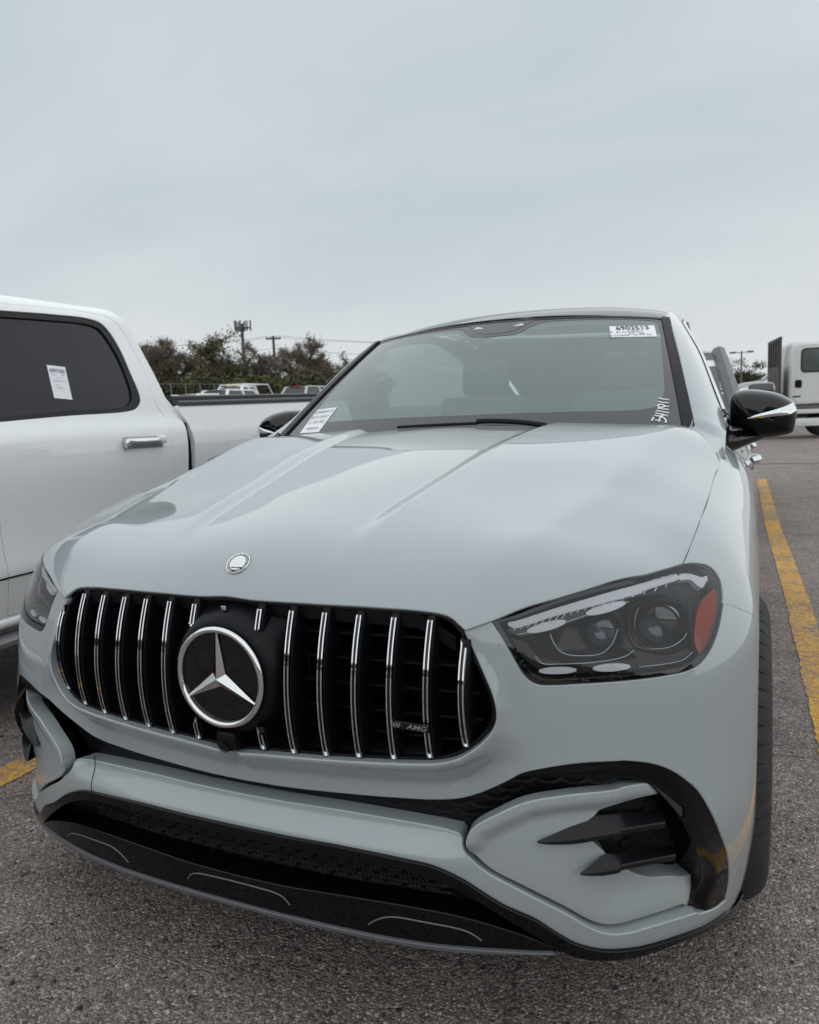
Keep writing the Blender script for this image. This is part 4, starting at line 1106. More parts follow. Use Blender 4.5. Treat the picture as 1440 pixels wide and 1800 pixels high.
# dark inner body so that gaps and wheel wells read black
V = []; Fc = []
secs = [(0.20, 0.62, 0.26, 0.84), (0.5, 0.80, 0.26, 0.88), (0.75, 0.66, 0.26, 1.0), (1.1, 0.66, 0.26, 1.06), (1.36, 0.90, 0.24, 1.10), (3.28, 0.90, 0.24, 1.10), (3.45, 0.66, 0.26, 1.12), (4.2, 0.66, 0.3, 1.12), (4.55, 0.85, 0.4, 1.05)]
for y, x, z0, z1 in secs: V += [(-x, y, z0), (x, y, z0), (x, y, z1), (-x, y, z1)]
for i in range(len(secs)-1):
    for j in range(4): Fc.append((i*4+j, i*4+(j+1) % 4, (i+1)*4+(j+1) % 4, (i+1)*4+j))
Fc += [(3, 2, 1, 0), tuple(len(V)-4+j for j in range(4))]
mesh_obj('inner_body', V, Fc, DARK, hero, smooth=False)
# black sheet under the hood edge standing in for the shade in the shut lines
hs = [np.array(p)*np.array([1.0, 1.0]) for p in HOODL]
hin = np.array([[p[0]*0.985+0.0, 0.03+(p[1]-0.03)*0.99+0.012] for p in HOODL])
panel('hood_gap_shade', hero, HOODS, [hin], DARK, off=-0.03, r=0, depth=0.03, g=0.05, bstep=0.03)
gapsheet = np.concatenate([catmull([np.array((0.50, 0.86))]+[np.array(p)+np.array([0, -0.01]) for p in hl_top_lens]+[np.array((1.03, 0.92))], 0.02), np.array([(1.10, 0.99), (0.95, 0.975), (0.8, 0.955), (0.65, 0.93), (0.52, 0.91)])])
panel('lamp_gap_shade', hero, BODY, [gapsheet], DARK, off=-0.022, r=0, depth=0.02, g=0.03, bstep=0.02, both=True)  # black sheet painting the shade between hood edge and lens

# ------------------------------------------------------------------ greenhouse
class Shield(Surf):
    sign = 1.0
    dom = ((-1.0, 1.0), (-0.06, 1.0))
    def P(s, u, v):
        u = np.asarray(u, float); v = np.asarray(v, float)
        xb, xh = 0.80*u, 0.668*u
        yb = 1.325+0.175*u*u; zb = 1.172+0.018*u*u; yh = 2.03+0.14*u*u; zh = 1.632-0.022*u*u-0.012*u**4
        x = xb+(xh-xb)*v; y = yb+(yh-yb)*v; z = zb+(zh-zb)*v+0.085*v*(1-v)*0.55
        return np.stack([x, y, z], -1)
WS = Shield()
if WS.N(np.array([0.2]), np.array([0.5]))[0][1] > 0: WS.sign = -1.0
ws_out = sym([(0, -0.05), (0.5, -0.05), (0.9, -0.05), (0.965, -0.04), (0.965, 0.97), (0.9, 0.985), (0, 0.985)])
ws = panel('windshield', hero, WS, [dens(ws_out, 0.03)], WSGLASS, off=0.0, r=0, depth=0, g=0.04, bstep=0.03)
# frit: black border behind the glass, and the moulding at the pillars
lowf = [(0, 0.15), (0.3, 0.148), (0.6, 0.135), (0.80, 0.125), (0.875, 0.145), (0.905, 0.22), (0.925, 0.5), (0.935, 0.9), (0.925, 0.955), (0.85, 0.965), (0.4, 0.965), (0.27, 0.955), (0.20, 0.90), (0.15, 0.855), (0.07, 0.835), (0, 0.832)]
fr_in = sym(catmull([np.array(p) for p in lowf], 0.02))
FRIT = pmat('frit_black', (0.010, 0.010, 0.014), rough=0.02, spec=1.0)
panel('windshield_frit', hero, WS, [dens(ws_out, 0.03), fr_in], FRIT, off=0.0012, r=0, depth=0, g=0.05, bstep=0.02)
mould = [(0.962, -0.05), (1.0, -0.05), (1.0, 1.0), (0.962, 1.0)]
panel('windshield_moulding', hero, WS, [dens(mould, 0.02)], SATINB, off=0.010, r=0.004, depth=0.03, g=0.03, bstep=0.02, both=True)
hd = sym([(0, 0.985), (0.962, 0.985), (0.962, 1.004), (0, 1.004)])
panel('header_seal', hero, WS, [dens(hd, 0.02)], SATINB, off=0.003, r=0.002, depth=0.02, g=0.03, bstep=0.02)
# roof
f_rz = Spline1([2.0, 2.2, 2.5, 2.9, 3.4, 4.0, 4.6], [1.634, 1.682, 1.724, 1.745, 1.715, 1.55, 1.24])
f_rw = Spline1([2.0, 2.5, 3.0, 3.6, 4.2, 4.7], [0.655, 0.625, 0.61, 0.58, 0.54, 0.52])
class Roof(Surf):
    sign = 1.0
    dom = ((0.0, 1.0), (2.0, 4.65))
    def P(s, u, v):
        u = np.asarray(u, float); v = np.asarray(v, float)
        y = v+0.14*u*u*np.clip((3.0-v)/1.0, 0, 1)
        return np.stack([f_rw(v)*u, y, f_rz(v)-0.032*u*u-0.020*u**4], -1)
RF = Roof()
if RF.N(np.array([0.2]), np.array([2.5]))[0][2] < 0: RF.sign = -1.0
ro = sym([(0, 2.045), (0.5, 2.045), (1.0, 2.045), (1.0, 2.5), (1.0, 3.3), (0, 3.3)])
panel('roof_panel', hero, RF, [dens(ro, 0.03)], ROOFGLASS, off=0.0, r=0.004, depth=0.02, g=0.04, bstep=0.03)
ro2 = sym([(0, 3.306), (1.0, 3.306), (1.0, 4.60), (0, 4.60)])
panel('rear_hatch_glass', hero, RF, [dens(ro2, 0.03)], PRIVGLASS, off=-0.002, r=0.004, depth=0.02, g=0.05, bstep=0.03)
# pillar and roof rail: lofted strip from the moulding to the side window frame
inn = np.array([(0.780, 1.36, 1.150), (0.802, 1.49, 1.192), (0.772, 1.66, 1.305), (0.735, 1.86, 1.435), (0.700, 2.03, 1.535), (0.670, 2.18, 1.604), (0.652, 2.35, 1.648), (0.638, 2.6, 1.676), (0.622, 3.0, 1.695), (0.60, 3.5, 1.64), (0.57, 4.1, 1.43), (0.54, 4.6, 1.18)])
outr = np.array([(0.905, 1.08, 1.090), (0.905, 1.40, 1.150), (0.880, 1.72, 1.235), (0.820, 2.00, 1.380), (0.775, 2.18, 1.480), (0.716, 2.36, 1.582), (0.694, 2.55, 1.625), (0.685, 2.76, 1.648), (0.68, 3.06, 1.652), (0.675, 3.5, 1.56), (0.66, 4.1, 1.37), (0.62, 4.6, 1.15)])
def loft(A, B, n=90, m_=9, bulge=0.008):
    ta = np.linspace(0, 1, len(A)); t = np.linspace(0, 1, n)
    SA = np.stack([Spline1(ta, A[:, i])(t) for i in range(3)], -1); SB = np.stack([Spline1(ta, B[:, i])(t) for i in range(3)], -1)
    V = []
    for i in range(n):
        w = SB[i]-SA[i]; tn = SA[min(i+1, n-1)]-SA[max(i-1, 0)]
        nn = np.cross(w, tn); nn /= np.linalg.norm(nn)
        if nn[2] < 0 and nn[1] > 0 or nn[0] < 0 and nn[2] < 0: nn = -nn
        if nn[0] < 0: nn = -nn
        V.append(SA[i]-nn*0.02)
        for k in range(m_+1):
            s_ = k/m_; V.append(SA[i]+w*s_+nn*bulge*4*s_*(1-s_))
        V.append(SB[i]-nn*0.02+w*0.0)
    mm = m_+3
    Fc = [(i*mm+j, i*mm+j+1, (i+1)*mm+j+1, (i+1)*mm+j) for i in range(n-1) for j in range(mm-1)]
    return np.array(V), Fc
Vp, Fp = loft(inn, outr)
for sgn in (1, -1):
    mesh_obj('roof_pillar', Vp*np.array([sgn, 1, 1]), [f if sgn < 0 else f[::-1] for f in Fp], PAINT, hero, sharp=60)
# side glass and its chrome frame
gt = outr[2:]+np.array([0.004, 0.006, -0.008]); 
for sgn in (1, -1):
    V = []; Fc = []
    tt = np.linspace(0, 1, len(gt)); tn = np.linspace(0, 1, 40)
    G = np.stack([Spline1(tt, gt[:, i])(tn) for i in range(3)], -1)
    for p in G:
        zb = BELT+0.012
        V += [(p[0]*sgn, p[1], p[2]), ((p[0]+(0.905-p[0])*0.45)*sgn, p[1], p[2]+(zb-p[2])*0.5), (0.902*sgn, p[1], min(zb, p[2]-0.01))]
    for i in range(len(G)-1):
        for j in range(2): Fc.append((i*3+j, i*3+j+1, (i+1)*3+j+1, (i+1)*3+j))
    mesh_obj('side_glass', V, Fc, SIDEGLASS, hero)
    b = MB(); b.tube((G+np.array([0.006, 0, 0]))*np.array([sgn, 1, 1]), 0.007, 8); b.build('window_chrome', CHROME, hero)
    b = MB(); b.tube([(0.908*sgn, y, BELT+0.016) for y in np.linspace(1.80, 4.2, 20)], 0.008, 8); b.build('belt_chrome', CHROME, hero)
    b = MB(); b.tube((G+np.array([-0.010, 0, 0.004]))*np.array([sgn, 1, 1]), 0.008, 8); b.build('window_seal', SATINB, hero)
# mirrors
MR = lambda *p: crop(1180, 550, 5.538, p)
def at_y(px, y):
    d = np.array([(px[0]-720)/FPX, -(px[1]-900)/FPX, 1.0]) @ CAM_R; return CAM_POS+d*((y-CAM_POS[1])/d[1])
mo = np.array([at_y(p, 1.85)[[0, 2]] for p in MR((565, 900), (580, 820), (620, 770), (720, 745), (850, 748), (1000, 770), (1120, 815), (1190, 865), (1225, 930), (1222, 1010), (1205, 1100), (1185, 1160), (1100, 1188), (880, 1212), (700, 1150), (585, 1115))])
mo_s = catmull(list(mo), 0.006, closed=True)
for sgn in (1, -1):
    MRR = empty('door_mirror'); MRR.parent = hero
    # housing as inset rings (forward bulge), back face with the glass
    c = mo_s.mean(0); n = len(mo_s); rings = []
    prof = [(0.90, 0.075), (0.985, 0.05), (1.0, 0.02), (1.0, 0.0), (0.985, -0.025), (0.95, -0.045), (0.88, -0.066), (0.76, -0.085), (0.58, -0.098), (0.35, -0.106), (0.12, -0.109)]
    V = []
    for s_, dy in prof:
        for p in mo_s: V.append(((c[0]+(p[0]-c[0])*s_)*sgn, 1.85+dy+0.12*max(0, p[0]-c[0]), c[1]+(p[1]-c[1])*s_))
    Fc = [(i*n+k, i*n+(k+1) % n, (i+1)*n+(k+1) % n, (i+1)*n+k) for i in range(len(prof)-1) for k in range(n)]
    Fc.append(tuple((len(prof)-1)*n+k for k in range(n))); Fc.append(tuple(range(n-1, -1, -1)))
    lo_z = c[1]-0.016
    mi = [1 if np.mean([V[i][2] for i in f]) < lo_z else 0 for f in Fc]
    mesh_obj('mirror_housing', V, Fc, [GLOSSB, SATINB], MRR, mat_idx=mi, sharp=50)
    # chrome repeater strip
    st = np.array(catmull([np.array(p) for p in MR((742, 1024), (850, 985), (1000, 945), (1130, 900), (1190, 870))], 2.0)); st2 = np.array(catmull([np.array(p) for p in MR((745, 1032), (880, 1022), (1030, 1003), (1160, 985), (1224, 948))], 2.0))
    V = []; Fc = []; nn = 24
    def rs_(A):
        s_ = np.concatenate([[0], np.cumsum(np.linalg.norm(np.diff(A, axis=0), axis=1))]); t = np.linspace(0, s_[-1], nn); return np.stack([np.interp(t, s_, A[:, i]) for i in range(2)], -1)
    S1_, S2_ = rs_(st), rs_(st2)
    for i in range(nn):
        t = i/(nn-1); yo = 1.714+0.095*t**3.5
        for k, w in enumerate((0, 0.25, 0.5, 0.75, 1)):
            p = at_y(S1_[i]*(1-w)+S2_[i]*w, yo-0.006*math.sin(PI*w)); V.append((p[0]*sgn, p[1], p[2]))
    for i in range(nn-1):
        for j in range(4): Fc.append((i*5+j, i*5+j+1, (i+1)*5+j+1, (i+1)*5+j))
    mesh_obj('mirror_chrome_strip', V, Fc, CHROME, MRR)
    b = MB(); b.tube([(0.875*sgn, 1.70, 1.118), (0.915*sgn, 1.73, 1.118), (0.965*sgn, 1.79, 1.128), (1.03*sgn, 1.86, 1.148)], [0.045, 0.036, 0.028, 0.026], 14)
    b.build('mirror_arm', GLOSSB, MRR)
    b = MB(); b.box((0.895*sgn, 1.70, 1.155), (0.03, 0.12, 0.07), bev=0.01, rot=Matrix.Rotation(0.25, 3, 'X')); b.build('mirror_sail', GLOSSB, MRR)
# wiper
wp = pts3(WS, [(699, 751), (740, 748.5), (790, 746), (840, 744)], 0.012); wp2 = pts3(WS, [(838, 741), (862, 740), (905, 741.5), (940, 745), (960, 748)], 0.016)
W_ = empty('wiper'); W_.parent = hero
b = MB(); b.tube(catmull(list(wp), 0.02), 0.006, 6); b.tube(catmull(list(wp2), 0.02), [0.010]*len(catmull(list(wp2), 0.02)), 6); b.build('wiper_blade', SATINB, W_)
# stickers and marker writing on the glass
def sheet(name, surf, px, d, mat, parent, label=None):
    P = pts3(surf, px, d); Nn = surf.N(*surf.trace(px, d).T); Nn = np.tile(Nn.mean(0), (4, 1))
    V = list(P)+list(P-Nn*0.0008)
    return mesh_obj(name, V, [(0, 1, 2, 3), (7, 6, 5, 4), (0, 4, 5, 1), (1, 5, 6, 2), (2, 6, 7, 3), (3, 7, 4, 0)], mat, parent, smooth=False, label=label), P, Nn[0]
W4 = lambda *p: crop(900, 520, 2.667, p)
W3 = lambda *p: crop(480, 520, 2.769, p)
def print_on(P, nrm, txt, size, fx, fy, parent, name='sticker_print', sx=1.0, mat=INK, bold=0.0):
    """text on a sheet with corners TL, TR, BR, BL"""
    ex = Vector(P[1]-P[0]).normalized(); mm = frame_mat((0, 0, 0), nrm, ex)
    o = P[0]+(P[1]-P[0])*fx+(P[3]-P[0])*fy+np.array(nrm)*0.0035
    mm.translation = Vector(o); return text_mesh(txt, size, 0, name, mat, parent, mm, sx=sx, bold=bold)
s1, P, nr = sheet('window_sticker', WS, W4((457, 143), (668, 138), (680, 190), (464, 194)), 0.003, PAPER, ws, 'white lot sticker reading 6902513 at the top of the windshield')
w_ = float(np.linalg.norm(P[1]-P[0])); h_ = float(np.linalg.norm(P[3]-P[0]))
print_on(P, nr, '6902513', h_*0.50, 0.50, 0.26, s1, sx=1.65*w_/h_/3.9*1.0, bold=0.0004)
print_on(P, nr, 'T A U', h_*0.20, 0.17, 0.62, s1, sx=1.4); print_on(P, nr, 'GREY\n53  24', h_*0.20, 0.56, 0.68, s1, sx=1.3); print_on(P, nr, '23 020000  10 17 20', h_*0.16, 0.40, 0.90, s1, sx=1.35)
s2, P, nr = sheet('window_sticker', WS, W3((215, 555), (312, 542), (222, 663), (130, 669)), 0.003, PAPER, ws, 'white sticker in the lower corner of the windshield')
for k in range(3): print_on(P, nr, ('6902513', 'KP 5321', '2 35 92')[k], 0.024, 0.5, 0.16+0.22*k, s2, sx=1.2)
print_on(P, nr, 'IIIIIIIIIIIII', 0.02, 0.5, 0.86, s2, sx=1.0)
WH = lambda *p: crop(1130, 680, 16.0, p)
strokes = [((450, 318), (560, 345), (740, 366)), ((440, 415), (560, 440), (725, 450)), ((735, 552), (640, 545), (560, 500), (470, 495), (425, 525), (450, 575), (540, 580), (620, 560)), ((410, 600), (540, 620), (730, 640)), ((370, 665), (500, 690), (745, 735)), ((360, 730), (480, 765), (610, 785)), ((325, 800), (450, 825), (570, 830)), ((570, 770), (540, 840), (500, 850)), ((590, 790), (710, 818)), ((310, 860), (270, 910), (255, 965)), ((340, 940), (400, 945), (480, 975), (470, 900), (500, 850), (580, 870), (650, 930), (655, 980), (625, 1010))]
b = MB()
for s_ in strokes:
    pp_ = pts3(WS, WH(*s_), 0.003); pc_ = catmull(list(pp_), 0.006) if len(pp_) > 2 else pp_
    b.tube(pc_, 0.0028, 6)
o = b.build('marker_writing', CHALK, ws, label='white hand-painted number at the lower corner of the windshield'); o['kind'] = 'stuff'
# sensor pod behind the mirror foot
pod = sym(catmull([np.array(p) for p in ((0, 0.985), (0.22, 0.985), (0.17, 0.94), (0.12, 0.885), (0.06, 0.865), (0, 0.86))], 0.02))
panel('camera_shroud', hero, WS, [pod], FRIT, off=0.0022, r=0, depth=0, g=0.04, bstep=0.02)
for sgn in (1, -1):
    tri_ = np.array([(0.085, 0.925), (0.165, 0.925), (0.150, 0.955), (0.135, 0.955)])
    panel('camera_window', hero, WS, [tri_*np.array([1, 1])], pmat('camera_window_grey', (0.45, 0.48, 0.5), rough=0.3) if sgn > 0 else MATS['camera_window_grey'], off=0.0032, r=0, depth=0, g=0.02, bstep=0.01, mirror=(sgn < 0))
# cabin
CB = empty('cabin'); CB.parent = hero
V = []; Fc = []; xs = np.linspace(-0.74, 0.74, 25)
for x in xs:
    bmp = 0.045*math.exp(-((x-0.38)/0.20)**2)
    for y, z in ((1.36+0.15*x*x, 1.14), (1.55+0.1*x*x, 1.145+bmp*0.3), (1.78, 1.13+bmp), (1.88, 1.09+bmp*0.6), (1.90, 0.95), (1.85, 0.7)): V.append((x, y, z))
for i in range(24):
    for j in range(5): Fc.append((i*6+j, i*6+j+1, (i+1)*6+j+1, (i+1)*6+j))
mesh_obj('dashboard', V, Fc, INTER, CB)
b = MB(); SWM = frame_mat((0.38, 2.02, 1.06), (0, 0.86, 0.5))
ringp = [SWM @ Vector((0.185*math.cos(a), 0.175*math.sin(a), 0)) for a in np.linspace(0, 2*PI, 40, endpoint=False)]
b.tube([np.array(p) for p in ringp], 0.016, 10, closed=True)
for a in (0.1, PI-0.1, 1.5*PI): b.tube([np.array(SWM @ Vector((0, 0, 0.03))), np.array(SWM @ Vector((0.18*math.cos(a), 0.17*math.sin(a), 0)))], 0.014, 8)
b.lathe([(0.075, 0.02), (0.06, -0.02), (0.0001, -0.03)], 24, 0, SWM); b.build('steering_wheel', INTER2, CB)
for x in (-0.38, 0.38):
    S_ = MB()
    S_.box((x, 2.55, 0.72), (0.52, 0.52, 0.16), bev=0.05); S_.box((x, 2.86, 1.03), (0.50, 0.14, 0.62), bev=0.05, rot=Matrix.Rotation(-0.28, 3, 'X')); S_.box((x, 2.98, 1.43), (0.27, 0.11, 0.20), bev=0.045, rot=Matrix.Rotation(-0.15, 3, 'X'))
    S_.build('seat', INTER2, CB)
b = MB(); b.box((0, 3.75, 1.0), (1.35, 0.14, 0.65), bev=0.05); b.build('rear_seat', INTER2, CB)
b = MB(); b.box((0, 2.9, 0.40), (1.6, 3.0, 0.04)); b.build('cabin_floor', INTER, CB)
b = MB(); b.box((0, 1.985, 1.50), (0.20, 0.03, 0.065), bev=0.012); b.build('rear_view_mirror', INTER2, CB)
# tail (not seen in the photograph, closes the body)
b = MB(); b.box((0, 4.62, 0.80), (1.75, 0.12, 0.62), bev=0.04); b.build('tail_panel', PAINT, hero)
# wheels
def wheel(parent, x, y, sgn, name='wheel', R=0.390, wd=0.27, seg=96):
    Wl = empty(name, (0, 0, 0)); Wl.parent = parent
    M_ = frame_mat((x*sgn, y, R), (sgn, 0, 0), (0, 1, 0)); h = wd/2
    # carcass with rounded shoulders; grooves round the tread and cuts across each rib
    k_ = wd/0.27
    prof = [(0.270, -0.118, 0), (0.300, -0.134, 0), (R-0.062, -0.139, 0), (R-0.040, -0.133, 0), (R-0.024, -0.122, 0.3), (R-0.010, -0.106, 1), (R-0.003, -0.090, 1), (R-0.002, -0.082, 1), (R-0.011, -0.080, 0), (R-0.011, -0.072, 0), (R-0.0005, -0.070, 1), (R, -0.034, 1), (R-0.011, -0.032, 0), (R-0.011, -0.024, 0), (R, -0.022, 0), (R, 0.022, 0), (R-0.011, 0.024, 0), (R-0.011, 0.032, 0), (R, 0.034, 1), (R-0.0005, 0.070, 1), (R-0.011, 0.072, 0), (R-0.011, 0.080, 0), (R-0.002, 0.082, 1), (R-0.003, 0.090, 1), (R-0.010, 0.106, 1), (R-0.024, 0.122, 0.3), (R-0.040, 0.133, 0), (R-0.062, 0.139, 0), (0.300, 0.134, 0), (0.270, 0.118, 0)]
    nb = 58; sub_ = [0.0, 0.86, 0.885, 0.975]; V = []; Fc = []; ns = nb*4
    for j, (r_, h_, cut) in enumerate(prof):
        ph = 0.35 if h_ > 0 else 0.0
        for k in range(nb):
            for i, f_ in enumerate(sub_):
                a = 2*PI*(k+f_+ph+0.35*abs(h_)/0.13)/nb; rr_ = r_-(0.0065*cut if i in (2, 3) else 0); V.append(M_ @ Vector((rr_*math.cos(a), rr_*math.sin(a), h_*k_)))
    for j in range(len(prof)-1):
        for k in range(ns): Fc.append((j*ns+k, j*ns+(k+1) % ns, (j+1)*ns+(k+1) % ns, (j+1)*ns+k))
    mesh_obj('tyre', V, Fc, RUBBER, Wl, sharp=35)
    b = MB(); b.lathe([(0.275, -0.10), (0.262, -0.06), (0.262, 0.09), (0.275, h-0.012), (0.282, h-0.004), (0.270, h-0.012), (0.258, 0.08)], 64, 0, M_); b.build('rim', ALLOY, Wl)
    b = MB()
    for k in range(10):
        a = 2*PI*k/10; p0 = M_ @ Vector((0.04*math.cos(a), 0.04*math.sin(a), 0.075)); p1 = M_ @ Vector((0.262*math.cos(a), 0.262*math.sin(a), 0.105)); b.tube([np.array(p0), np.array(p1)], [0.022, 0.014], 6)
    b.lathe([(0.07, 0.05), (0.06, 0.09), (0.0001, 0.095)], 24, 0, M_); b.build('spokes', ALLOY, Wl)
    b = MB(); b.lathe([(0.19, 0.0), (0.19, 0.03), (0.05, 0.03)], 40, 0, M_); b.build('brake_disc', DCHROME, Wl)
for y in (WHEEL_Y, WHEEL_Y+2.935):
    for sgn in (1, -1): wheel(hero, 0.876, y, sgn, wd=0.28)
# ------------------------------------------------------------------ white crew-cab pickup in the next bay
f_tx = Spline1([0.40, 0.50, 0.62, 0.66, 0.72, 0.90, 1.08, 1.18, 1.245, 1.29, 1.33, 1.40, 1.60, 1.75, 1.82, 1.86, 1.885, 1.90], [-1.925, -1.895, -1.872, -1.866, -1.872, -1.880, -1.868, -1.870, -1.886, -1.915, -1.930, -1.945, -2.005, -2.055, -2.085, -2.13, -2.20, -2.28])
class TruckSide(Surf):
    sign = 1.0
    dom = ((-1.2, 5.2), (0.40, 1.90))
    def P(s, u, v):
        u = np.asarray(u, float); v = np.asarray(v, float); sh = np.broadcast(u, v).shape
        return np.stack([np.broadcast_to(f_tx(v), sh), np.broadcast_to(u, sh), np.broadcast_to(v, sh)], -1)
TS = TruckSide()
if TS.N(np.array([1.0]), np.array([0.9]))[0][0] < 0: TS.sign = -1.0
T1 = lambda *p: crop(0, 510, 4.235, p)
T2 = lambda *p: crop(0, 850, 6.667, p)
truck = empty('pickup_truck', (-2.9, 1.5, 0), 'white crew cab pickup with tinted windows beside the grey coupe SUV', 'truck')
TR = empty('pickup_body'); TR.parent = truck; TR.location = (2.9, -1.5, 0)
bpy.data.objects.remove(TR)
class Shift:
    pass
def adopt(o):
    """re-seat a part built in world space under the truck's base"""
    o.parent = truck; o.location = (2.9, -1.5, 0); return o
def tp(name, px=None, uv=None, mat=WHITE, off=0.0, r=0.003, depth=0.02, g=0.03, bstep=0.015, holes=(), closed=True, label=None):
    L = uv if uv is not None else catmull([np.array(p) for p in TS.trace(px)], 0.02, closed=True)
    return adopt(panel(name, None, TS, [L]+list(holes), mat, off=off, r=r, depth=depth, g=g, bstep=bstep, label=label))
TT = lambda pts: [np.array(p) for p in TS.trace(pts)]
seal_o = TT(T1((0, 145), (400, 175), (650, 205), (750, 240), (820, 310), (900, 440), (980, 620), (1045, 780), (1052, 830), (1022, 882), (960, 905), (500, 940), (0, 985)))
glas_o = TT(T1((0, 190), (400, 220), (650, 247), (740, 282), (800, 350), (880, 480), (950, 640), (990, 775), (985, 825), (945, 862), (500, 900), (0, 945)))
Y_F = 1.005     # shut line between the doors
def ext(line, y0, z_top, z_bot): return [np.array((y0, z_bot)), np.array((y0, z_bot)), np.array((y0, z_top)), np.array((y0, z_top))]
zt_, zb_ = seal_o[0][1], seal_o[-1][1]
SEAL = np.concatenate([catmull(seal_o, 0.012), [[1.03, zb_], [1.03, zt_]]])
gt_, gb_ = glas_o[0][1], glas_o[-1][1]
GLS = np.concatenate([catmull(glas_o, 0.012), [[1.06, gb_], [1.06, gt_]]])
dseam = TT(T1((0, 102), (300, 125), (600, 160), (780, 195), (850, 235), (920, 320), (1000, 460), (1080, 620), (1170, 870), (1230, 950), (1262, 1060), (1300, 1375)))
ds = catmull(dseam, 0.015)
zr_ = float(ds[0][1])
DOOR = np.concatenate([[[Y_F, 0.482], [Y_F, zr_+0.002]], ds, [[2.055, 0.70], [2.03, 0.482]]])
FD = np.array([(Y_F-0.008, 0.482), (Y_F-0.008, zr_+0.002), (0.45, zr_-0.01), (0.2, zr_-0.05), (-0.10, 1.45), (-0.25, 1.30), (-0.28, 0.9), (-0.25, 0.482)])
fglass = np.array([(0.93, zb_+0.03), (0.93, zr_-0.06), (0.45, zr_-0.07), (0.22, zr_-0.12), (-0.02, 1.45), (-0.12, 1.34), (0.3, 1.33)])
rd = tp('rear_door', uv=DOOR, holes=[SEAL]); fd = tp('front_door', uv=FD, holes=[dens(fglass)])
SEALM = pmat('window_rubber', (0.010, 0.010, 0.011), rough=0.5, spec=0.3)
PRIV2 = pmat('tinted_glass', (0.010, 0.010, 0.014), rough=0.03, spec=0.36)
tp('window_seal', uv=SEAL, mat=SEALM, off=-0.006, holes=[GLS], r=0.002, depth=0.03)
tg = tp('rear_window', uv=c_+0*c_ if False else GLS, mat=PRIV2, off=-0.016, r=0, depth=0, g=0.06)
tp('front_window', uv=dens(fglass), mat=PRIV2, off=-0.014, r=0, depth=0.01, g=0.06)
# cab side round the doors, up over the roof rail and back to the bed
sil = [np.array(p) for p in TS.trace(T1((1290, 872), (1345, 950), (1372, 1000), (1402, 1330)))]
cabo = [np.array((-0.28, 0.47)), np.array((-0.28, 1.2)), np.array((0.2, 1.885)), np.array((1.0, 1.898)), np.array((1.75, 1.893)), np.array((1.98, 1.868)), np.array((2.03, 1.80)), np.array((2.06, 1.70)), np.array((2.105, 1.52)), np.array((2.135, 1.40))]+sil+[np.array((2.235, 0.9)), np.array((2.235, 0.47))]
ring_in = np.concatenate([DOOR+np.array([0, 0])])
d_grow = np.concatenate([[[-0.26, 0.474], [-0.265, 1.0], [-0.25, 1.32], [0.19, zr_-0.035], [0.46, zr_+0.004]], [[Y_F, zr_+0.008]], ds+np.array([0.006, 0.005]), [[2.063, 0.70], [2.037, 0.474]]])
tp('cab_side', uv=np.concatenate([resample(np.array(cabo), 0.02)]), holes=[resample(d_grow, 0.015)], depth=0.03)
tp('cab_cavity', uv=np.concatenate([resample(np.array(cabo), 0.05)]), mat=DARK, off=-0.05, r=0, depth=0, g=0.1, bstep=0.05, holes=[SEAL])
# lower bodyside groove, rocker and step
b = MB(); b.tube([(float(f_tx(0.648))+0.0005, y, 0.648) for y in np.linspace(-0.27, 2.04, 12)], 0.004, 6); adopt(b.build('bodyside_groove', DARK))
b = MB()
V = []; Fc = []
for y in (-0.3, 2.25):
    for x, z in ((-1.90, 0.472), (-1.885, 0.462), (-1.885, 0.440), (-1.91, 0.425), (-2.0, 0.42)): V.append((x, y, z))
for j in range(4): Fc.append((j, j+1, 5+j+1, 5+j))
adopt(mesh_obj('rocker_panel', V, Fc, WHITE, None))
V = []; Fc = []
for y in (-0.25, 2.15):
    for x, z in ((-1.93, 0.405), (-1.845, 0.402), (-1.828, 0.392), (-1.828, 0.372), (-1.845, 0.362), (-1.93, 0.355)): V.append((x, y, z))
for j in range(5): Fc.append((j, j+1, 6+j+1, 6+j))
Fc += [(5, 4, 3, 2, 1, 0), (6, 7, 8, 9, 10, 11)]
adopt(mesh_obj('running_board', V, Fc, pmat('running_board_grey', (0.30, 0.30, 0.31), rough=0.35, metal=0.6), None, sharp=40))
# door handle: chrome pull with painted ends in a scooped cup
hp = TS.trace(T1((905, 1135), (1200, 1120)))
y0h, y1h = hp[0][0], hp[1][0]; zh_ = float(hp[:, 1].mean()); xh_ = float(f_tx(zh_))
def roundbox(name, c, d, bev, mat, rotx=0.0):
    b = MB(); b.box(c, d, bev=bev, rot=Matrix.Rotation(rotx, 3, 'X')); return b.build(name, mat, None, sharp=60)
tilt = math.atan2(hp[1][1]-hp[0][1], y1h-y0h)
H_ = empty('door_handle'); H_.parent = rd
def hpart(o): o.parent = H_; return o
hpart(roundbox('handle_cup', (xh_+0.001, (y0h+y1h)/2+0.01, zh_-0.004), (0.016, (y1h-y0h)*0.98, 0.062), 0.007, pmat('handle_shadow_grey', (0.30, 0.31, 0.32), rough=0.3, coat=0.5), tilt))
hpart(roundbox('handle_grip', (xh_+0.032, (y0h+y1h)/2-0.012, zh_+0.004), (0.018, (y1h-y0h)*0.80, 0.030), 0.007, CHROME, tilt))
hpart(roundbox('handle_post', (xh_+0.018, y0h+0.022, zh_-0.004), (0.036, 0.034, 0.050), 0.010, CHROME, tilt))
hpart(roundbox('handle_cap', (xh_+0.020, y1h-0.020, zh_+0.006), (0.040, 0.048, 0.044), 0.012, WHITE, tilt))
